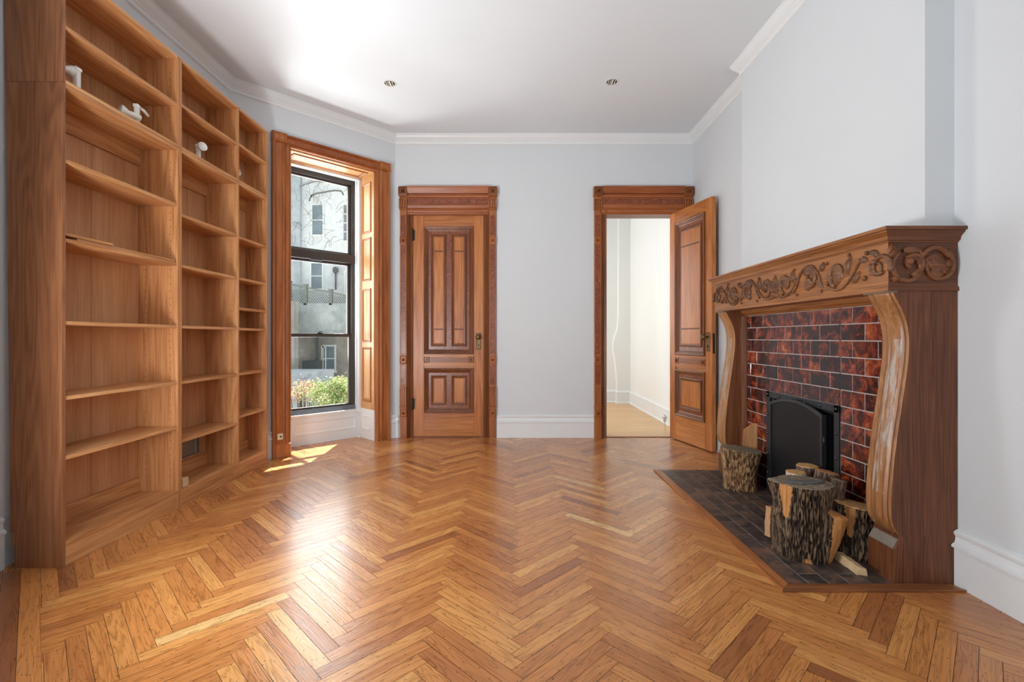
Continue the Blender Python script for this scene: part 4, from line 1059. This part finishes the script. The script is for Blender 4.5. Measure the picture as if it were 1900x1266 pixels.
# ------------------------------------------------------------------ logs
def nz_w(t_, s_): return .5*noise.noise((t_*4, s_, 2))
def log(name, label, loc, r0, r1, h, mat, cutm, tilt=(0, 0, 0), flare=None, barefn=None, ridge=.006, n=90, nz=46, seed=0, ell=1.0, group=None, topslope=(0, 0), cat='log', topfn=None):
    root = empty(name, loc, 0, label, cat, group); root.rotation_euler = tilt
    mb = MB(); rows = []
    for k in range(nz+1):
        t_ = k/nz; row = []
        for j in range(n):
            a = 2*PI*j/n; r = r0+(r1-r0)*t_
            r *= 1+.06*noise.noise((math.cos(a)*1.3+seed, math.sin(a)*1.3, t_*1.5+seed))*2
            if flare: r += flare(a, t_)
            b = barefn(a, t_) if barefn else 0
            rd = ridge*(1-min(1, b*1.5))
            nn = noise.noise((math.cos(a)*9*n/90+seed+nz_w(t_, seed), math.sin(a)*9*n/90, t_*h*16+seed)); nn2 = noise.noise((math.cos(a)*26, math.sin(a)*26+seed, t_*h*22))
            q_ = 1-min(1, abs(nn)*3.4); r += rd*(1-q_*1.6)*.9+rd*.5*nn2
            x, y = r*math.cos(a), r*math.sin(a)*ell
            z = t_*h+(topslope[0]*x+topslope[1]*y)*t_
            i = mb.P((x, y, z)); mb.bare[i] = b; mb.crack[i] = 1-q_+.25*nn2; row.append(i)
        rows.append(row)
    for k in range(nz):
        for j in range(n): mb.F((rows[k][j], rows[k][(j+1)%n], rows[k+1][(j+1)%n], rows[k+1][j]), 0, True)
    mb.F(rows[0][::-1])
    top = [mb.v[i] for i in rows[-1]]
    mb.build('bark', mat, root)
    c = MB(); cc = Vector((0, 0, 0))
    for v in top: cc += Vector(v)
    cc /= len(top); rr_ = []
    for s_ in (1.0, .97, .8, .5, .2):
        rr_.append([c.P((cc.x+(v[0]-cc.x)*s_, cc.y+(v[1]-cc.y)*s_, cc.z+(v[2]-cc.z)*s_+(.0 if s_ == 1 else .003+.002*noise.noise((v[0]*30, v[1]*30, s_*5))))) for v in top])
    for q in range(4):
        for j in range(n): c.F((rr_[q][j], rr_[q][(j+1)%n], rr_[q+1][(j+1)%n], rr_[q+1][j]), 0, q > 0)
    c.F(rr_[-1]); c.build('cut_end', cutm, root)
    return root
HZ = .0068
def gauss(a, a0, s): d = (a-a0+PI) % (2*PI)-PI; return math.exp(-(d/s)**2)
# big stump
def sstep(a, b, x): x = min(1, max(0, (x-a)/(b-a))); return x*x*(3-2*x)
def fl1(a, t_):
    side = gauss(a, R(322), .34)*(.012+.06*t_/.6)*(1-sstep(.60, .70, t_))
    return side+.032*gauss(a, R(158), .35)*sstep(.72, 1, t_)+.012*gauss(a, R(150), .5)*(1-t_)+.010*gauss(a, R(330), .6)*sstep(.7, 1, t_)
def br1(a, t_):
    left = gauss(a, R(203), .10+.22*max(0, t_-.5)*2)*sstep(.48, .62, t_)
    right = 1.1*gauss(a, R(314), .26)*(1-sstep(.66, .74, t_))
    return max(left, right, .9*gauss(a, R(250), .18)*(t_ < .06))
big = log('chopped_stump', 'largest dark-barked tree stump standing at the front of the hearth', (1.445, 2.385, HZ), .112, .120, .355, M['bark'], M['cutgrey'], flare=fl1, barefn=br1, ridge=.009, seed=3, cat='stump', n=190, nz=110)
m = MB(); m.prism([(-.09, -.02), (-.03, -.055), (.05, -.05), (.10, -.03), (.06, -.012), (-.02, .0), (-.06, .012)], 0, .008, 'z'); o = m.build('bark_flake', M['slate'], big, .002); o.location = (.0, .01, .359)
# right stump
def br2(a, t_): return max(.95*gauss(a, R(218), .12+.35*max(0, t_-.35))*sstep(.35, .5, t_), 0)
log('chopped_stump', 'dark stump with a knotted top standing against the right mantel bracket', (1.705, 2.375, HZ), .088, .082, .245, M['bark'], M['cutfresh'], barefn=br2, ridge=.007, seed=11, topslope=(-.12, .0), cat='stump', n=130, nz=70)
# far stump
log('chopped_stump', 'tan stump with stringy bark standing by the left mantel bracket', (1.64, 3.44, HZ), .112, .125, .275, M['bark2'], M['cutgrey'], ridge=.010, seed=21, topslope=(-.12, 0), cat='stump', barefn=lambda a, t_: .38*gauss(a, R(262), .3), n=130, nz=70, flare=lambda a, t_: -.010*math.sin(PI*t_)-.012*gauss(a, R(330), .5)*(1-t_))
log('firewood_log', 'short log with birch-white bark and fresh cut end behind the large stump', (1.60, 2.70, HZ), .048, .050, .318, M['bark4'], M['cutfresh'], ridge=.002, seed=31, n=48, nz=20)
log('firewood_log', 'round brown log with fresh cut end beside the birch-white one', (1.705, 2.765, HZ), .052, .056, .335, M['bark3'], M['cutfresh'], ridge=.003, seed=37, n=48, nz=20)
log('firewood_log', 'reddish rough-barked log leaning beside the large stump', (1.60, 2.56, HZ+.03), .045, .055, .34, M['bark3'], M['split'], tilt=(R(3), R(12), 0), ridge=.006, seed=41, n=70, nz=30, ell=.75)
log('firewood_log', 'small grey-barked round log leaning above the knotted stump', (1.625, 2.45, HZ+.11), .030, .036, .24, M['bark3'], M['cutgrey'], tilt=(R(-2), R(12), 0), ridge=.003, seed=47, n=50, nz=20)
# split pieces
def split(name, label, poly, h, loc, rot, mat, cat='log', peak=None):
    root = empty(name, loc, 0, label, cat); root.rotation_euler = rot; mb = MB(); nz = 14; rows = []
    # subdivide outline
    P2 = []
    for k in range(len(poly)):
        p, q = poly[k], poly[(k+1) % len(poly)]
        for s_ in range(4): P2.append((p[0]+(q[0]-p[0])*s_/4, p[1]+(q[1]-p[1])*s_/4))
    for k in range(nz+1):
        t_ = k/nz; rows.append([mb.P((x*(1+.05*noise.noise((x*20, y*20, t_*3)))+.004*noise.noise((t_*3, x*30, 1)), y+.004*noise.noise((t_*4, y*30, 7)), t_*(h+(-abs(x-peak[0]*.4)*-peak[1]*-1.6*-1 if False else (-max(0, peak[0]*.4-x)*.75 if peak else 0)))+(.012*noise.noise((x*30, y*30, 3)) if k == nz else 0))) for x, y in P2])
    for k in range(nz):
        for j in range(len(P2)): mb.F((rows[k][j], rows[k][(j+1)%len(P2)], rows[k+1][(j+1)%len(P2)], rows[k+1][j]))
    mb.F(rows[0][::-1]); mb.F(rows[-1]); mb.build('split_wood', mat, root); return root
split('split_log', 'flat split board of firewood standing upright among the small logs', [(-.05, -.012), (.05, -.02), (.055, .012), (-.045, .016)], .33, (1.685, 2.60, HZ), (0, R(4), R(-12)), M['split'])
split('split_log', 'tall reddish split board leaning on the tiles behind the far stump', [(-.055, -.012), (.055, -.018), (.06, .012), (-.05, .016)], .44, (1.752, 3.56, HZ+.003), (R(0), R(3), R(-10)), M['split'], peak=(.055, -.5))
split('split_log', 'pale split wedge low behind the left side of the large stump', [(-.05, -.02), (.05, -.03), (.03, .03), (-.03, .03)], .155, (1.395, 2.56, HZ+.012), (R(-6), R(10), R(20)), M['splitx'])
root = split('split_log', 'small pale wedge of firewood lying on the hearth in front of the stumps', [(-.022, -.0), (.022, .0), (.018, .030), (-.010, .034)], .165, (1.592, 2.335, HZ), (R(90), 0, R(-3)), M['paleblock'])

# ------------------------------------------------------------------ small fittings
for x, y, lab in ((-1.051, 4.12, 'round recessed ceiling light on the window side'), (.851, 4.095, 'round recessed ceiling light on the fireplace side')):
    r = empty('recessed_light', (x, y, HC), 0, lab, 'ceiling light', 'recessed lights in the ceiling')
    m = MB(); m.lathe([(.042, -.001), (.056, -.003), (.058, -.001), (.056, .0), (.042, 0)], (0, 0, 0), 'z', 32); o = m.build('trim_ring', M['whiteplastic'], r)
    m = MB(); m.lathe([(.001, -.0012), (.046, -.0014), (.046, -.0008)], (0, 0, 0), 'z', 32); m.build('reflector', M['greymetal'], r)
    m = MB()
    for k, wd in ((-.028, .006), (-.012, .004), (.004, .014), (.026, .006)):
        hh = math.sqrt(max(0, .044**2-k*k))*.9; m.box(k-wd/2, k+wd/2, -hh, hh, -.004, -.0014)
    m.build('baffle', M['whiteplastic'], r)
sw = empty('light_switch', (XR, 4.35, 1.62), 0, 'white switch plate on the right wall beyond the mantel', 'switch')
B(-.006, 0, -.04, .04, -.06, .06).build('cover_plate', M['whiteplastic'], sw, bevel=.002); B(-.012, -.005, -.006, .006, -.012, .012).build('toggle', M['whiteplastic'], sw, bevel=.001)
rv_ = empty('radiator_valve', (1.905, 6.0, .0), 0, 'small chrome valve low on the wall of the next room', 'valve')
m = MB(); m.lathe([(.014, 0), (.010, .004), (.010, .06), (.018, .064), (.018, .075), (.010, .08)], (0, 0, 0), 'z', 16); m.build('pipe', M['chrome'], rv_)
m = MB(); m.lathe([(.012, -.05), (.014, -.045), (.012, 0), (.020, .006), (.024, .016), (.020, .026), (.006, .03)], (0, .0, .09), 'y', 16); m.build('valve_body', M['chrome'], rv_)
m = MB(); m.lathe([(.010, 0), (.010, .02)], (0, 0, .08), 'z', 12); m.build('valve_cap', M['chrome'], rv_)

# ------------------------------------------------------------------ outdoors
struct('ground', B(-60, -1.0, 6.2, 45, -1.72, -1.6), M['ground'], 'pale paved back yard seen through the window')
def S(x, y, Y): s = Y/890; return ((x-950)*s, EYE-(y-626)*s)
# big far building
YY = 30
bld = empty('apartment_building', (-14, YY, -1.6), 0, 'weathered white house across the yard seen through the window', 'building')
def ob(nm, mb, mats, root, bevel=0):
    mb.v = [tuple(Vector(v)-root.location) for v in mb.v]; return mb.build(nm, mats, root, bevel)
xw = lambda px, Y=YY: (px-950)*Y/890
zw = lambda py, Y=YY: EYE-(py-626)*Y/890
ob('facade', B(xw(559), xw(760), YY, YY+8, zw(625), 16), M['facade'], bld)
ob('facade', B(xw(380), xw(560), YY-.25, YY+8, zw(625), 16), M['facadeg'], bld)
ob('lower_facade', B(xw(380), xw(760), YY-.5, YY+8, -1.6, zw(612)), M['browns'], bld)
def fwin(x0, x1, y0, y1, Y=YY, root=bld, rows=2):
    a, b = xw(x0, Y), xw(x1, Y); t_, bt = zw(y0, Y), zw(y1, Y); f = .09
    m = MB(); m.box(a-f, a, Y-.06, Y+.02, bt-f, t_+f); m.box(b, b+f, Y-.06, Y+.02, bt-f, t_+f); m.box(a, b, Y-.06, Y+.02, t_, t_+f); m.box(a-f*1.6, b+f*1.6, Y-.12, Y+.02, bt-f*1.4, bt)
    for k in range(1, rows): zz = bt+(t_-bt)*k/rows; m.box(a, b, Y-.04, Y+.02, zz-.03, zz+.03)
    o = m.build('far_window', M['winframe'], None); o.parent = root; o.matrix_parent_inverse = Matrix.Translation(root.location).inverted()
    p = B(a, b, Y-.02, Y-.005, bt, t_).build('pane', M['winglass']); p.parent = o
fwin(580, 599, 381, 436); fwin(638, 652, 381, 447, rows=4); fwin(578, 598, 489, 536); fwin(642, 660, 505, 545)
fwin(601, 621, 643, 688, YY-.5); fwin(599, 603, 645, 690, YY-.5)
ob('white_door', B(xw(608), xw(622), YY-.58, YY-.5, zw(702), zw(688)), M['winframe'], bld)
ob('downpipe', B(xw(593.5), xw(597), YY-.7, YY-.5, zw(760), zw(626)), M['darkthing'], bld)
ob('wall_lamp', MB().tube([(xw(624), YY-.1, zw(538)), (xw(624), YY-.1, zw(506))], .05, 6).lathe([(.05, -.2), (.18, -.1), (.18, .12), (.03, .22)], (xw(624), YY-.15, zw(502)), 'z', 8), M['darkthing'], bld)
ob('wall_box', B(xw(575), xw(605), YY-1.1, YY-.5, zw(684), zw(668)), M['darkthing'], bld)
# vines on the facade
m = MB()
def vline(pts, r):
    m.tube([(xw(x, YY), YY-.33-.02*random.random(), zw(y, YY)) for x, y in pts], r, 5)
vline([(560, 350), (572, 345), (590, 340), (610, 342), (614, 338), (611, 333)], .03)
vline([(578, 376), (582, 366), (592, 362), (606, 360), (615, 358), (626, 357), (637, 358), (641, 365)], .05)
for k in range(70):
    x, y = random.uniform(545, 652), random.uniform(330, 470); a = random.uniform(-2.6, -.4); pts = []
    for q in range(8):
        pts.append((x, y)); x += math.cos(a)*3.4; y += -math.sin(a)*-3.4; a += random.uniform(-.6, .6)
    vline(pts, .009)
o = ob('climbing_vine', m, M['vine'], empty('bare_creeper', (-12, YY-.1, 4), 0, 'bare creeper stems climbing over the white house', 'creeper'))
# terrace wall
wl_ = B(xw(400, 27), xw(760, 27), 27, 27.4, -1.6, zw(563, 27)).box(xw(400, 27), xw(760, 27), 26.85, 27.5, zw(617, 27)-.1, zw(617, 27))
YG = 26.9
tw = B(xw(470, YG), xw(552, YG), 26.5, 27, -1.6, zw(560, YG)).build('garden_wall', M['browns'], loc=(xw(510, YG), 26.7, -1.6)); tag(tw, 'tan garden wall at the left edge of the view through the window', 'wall')
tw = MB(); tw.box(xw(470, 28), xw(760, 28), 28, 28.3, zw(622, 28), zw(563, 28)); tw.box(xw(470, 28), xw(760, 28), 27.9, 28.35, zw(620, 28), zw(616, 28))
tw = tw.build('terrace_wall', M['conc'], loc=(xw(600, 28), 28, zw(622, 28))); tag(tw, 'stained grey terrace wall below the lattice fence outside', 'wall')
# lattice fence
fe = empty('lattice_fence', (xw(600, 28), 28, zw(563, 28)), 0, 'weathered lattice fence on top of the terrace wall outside', 'fence')
m = MB(); z0 = zw(563, 28)-.1
def ztop(x): return zw(529+(x-540)*.2, 28)
xs = [xw(p, 28) for p in range(500, 700, 3)]
mm = MB()
for p in [500+4.6*k for k in range(44)]:
    for dr in (1, -1):
        a = xw(p, 28); zt = ztop(p); L_ = zt-z0
        mm.tube([(a, 28.1+.02*dr, z0), (a+dr*L_*.8, 28.1+.02*dr, z0+L_*.95)], .017, 4, sm=False)
ob('lattice', mm, M['lattice'], fe)
for p in (500, 536, 566, 613, 650, 690): ob('post', B(xw(p, 28)-.09, xw(p, 28)+.09, 28.0, 28.2, z0, ztop(p)+.15).box(xw(p, 28)-.13, xw(p, 28)+.13, 27.97, 28.23, ztop(p)+.15, ztop(p)+.22), M['lattice'], fe)
mr = MB()
for a, b in ((500, 566), (566, 613), (613, 690)):
    mr.prism([(xw(a, 28), ztop(a)), (xw(b, 28), ztop(b)), (xw(b, 28), ztop(b)+.07), (xw(a, 28), ztop(a)+.07)], 28.05, 28.16, 'y')
ob('top_rail', mr, M['lattice'], fe)
# low pale wall/shed
sh = B(xw(430, 24), xw(592, 24), 24, 26, -1.6, zw(690, 24)).box(xw(556, 24), xw(572, 24), 23.9, 24, zw(700, 24), zw(694, 24)).build('garden_shed', M['facadeg'], loc=(xw(540, 24), 25, -1.6)); tag(sh, 'low pale flat-roofed shed in the yard outside', 'shed')
# shrub
def shrub(name, label, c, n, rad, hz, cols, ms, zb=-1.6, seed=1):
    rnd = random.Random(seed); root = empty(name, (c[0], c[1], zb), 0, label, 'shrub'); lf_ = MB(); st = MB()
    tips = []
    for k in range(26):
        a = rnd.uniform(0, 2*PI); rr_ = rnd.uniform(.1, 1)*rad; top = (rr_*math.cos(a), rr_*math.sin(a)*.8, c[2]-zb+hz*rnd.uniform(-.6, 1)*(1-(rr_/rad)**2*.7))
        st.tube([(rr_*.15*math.cos(a), rr_*.15*math.sin(a), 0), (rr_*.6*math.cos(a), rr_*.6*math.sin(a), top[2]*.6), top], [.014, .009, .003], 5); tips.append(top)
    for k in range(n):
        t_ = rnd.choice(tips); s_ = rnd.random()
        p = Vector((t_[0]*(.8+.2*s_)+rnd.gauss(0, .085), t_[1]*(.8+.2*s_)+rnd.gauss(0, .085), t_[2]*(.9+.1*s_)+rnd.gauss(0, .06)))
        d = Vector((rnd.uniform(-1, 1), rnd.uniform(-1, 1), rnd.uniform(-.3, 1))).normalized(); s2 = d.cross(Vector((rnd.uniform(-1, 1), rnd.uniform(-1, 1), rnd.uniform(-1, 1)))).normalized()
        L_ = rnd.uniform(.03, .055); w_ = L_*.3; nn = d.cross(s2)*L_*.12
        q = [lf_.P(p), lf_.P(p+d*L_*.5+s2*w_+nn), lf_.P(p+d*L_), lf_.P(p+d*L_*.5-s2*w_+nn)]
        lf_.F(q, rnd.choices(range(len(ms)), cols)[0])
    lf_.build('foliage', ms, root); st.build('stem', M['stem'], root); return root
shrub('leafy_shrub', 'green leafy shrub just outside the bottom right of the window', (-3.28, 9.2, .02), 9500, .56, .30, (5, 1, 3), [M['leaf'], M['leafr'], M['leafy']], seed=3)
shrub('leafy_shrub', 'reddish-leaved shrub low outside the left of the window', (-4.2, 9.6, .08), 1500, .34, .14, (1, 6, 3), [M['leaf'], M['leafr'], M['leafy']], seed=5)
# added unseen blocker above the window; its slats stripe the sunlight
fe2 = empty('sun_slat_blocker', (-2.1, 6.4, 3.5), 0, 'added unseen slatted sun blocker high above the bay window', 'sun blocker')
m = MB(); m.M = MBAY; ob('solid_blocker', m.box(-.9, 2.2, .47, 1.494, 3.48, 3.52), M['iron'], fe2)
m = MB(); m.M = MBAY
for q0, q1 in ((1.60, 1.76), (1.94, 2.05)): m.box(-.9, 2.2, q0, q1, 3.48, 3.52)
for xx in (-.9, 2.16): m.box(xx, xx+.04, .47, 2.038, 3.44, 3.48)
ob('slats', m, M['iron'], fe2)
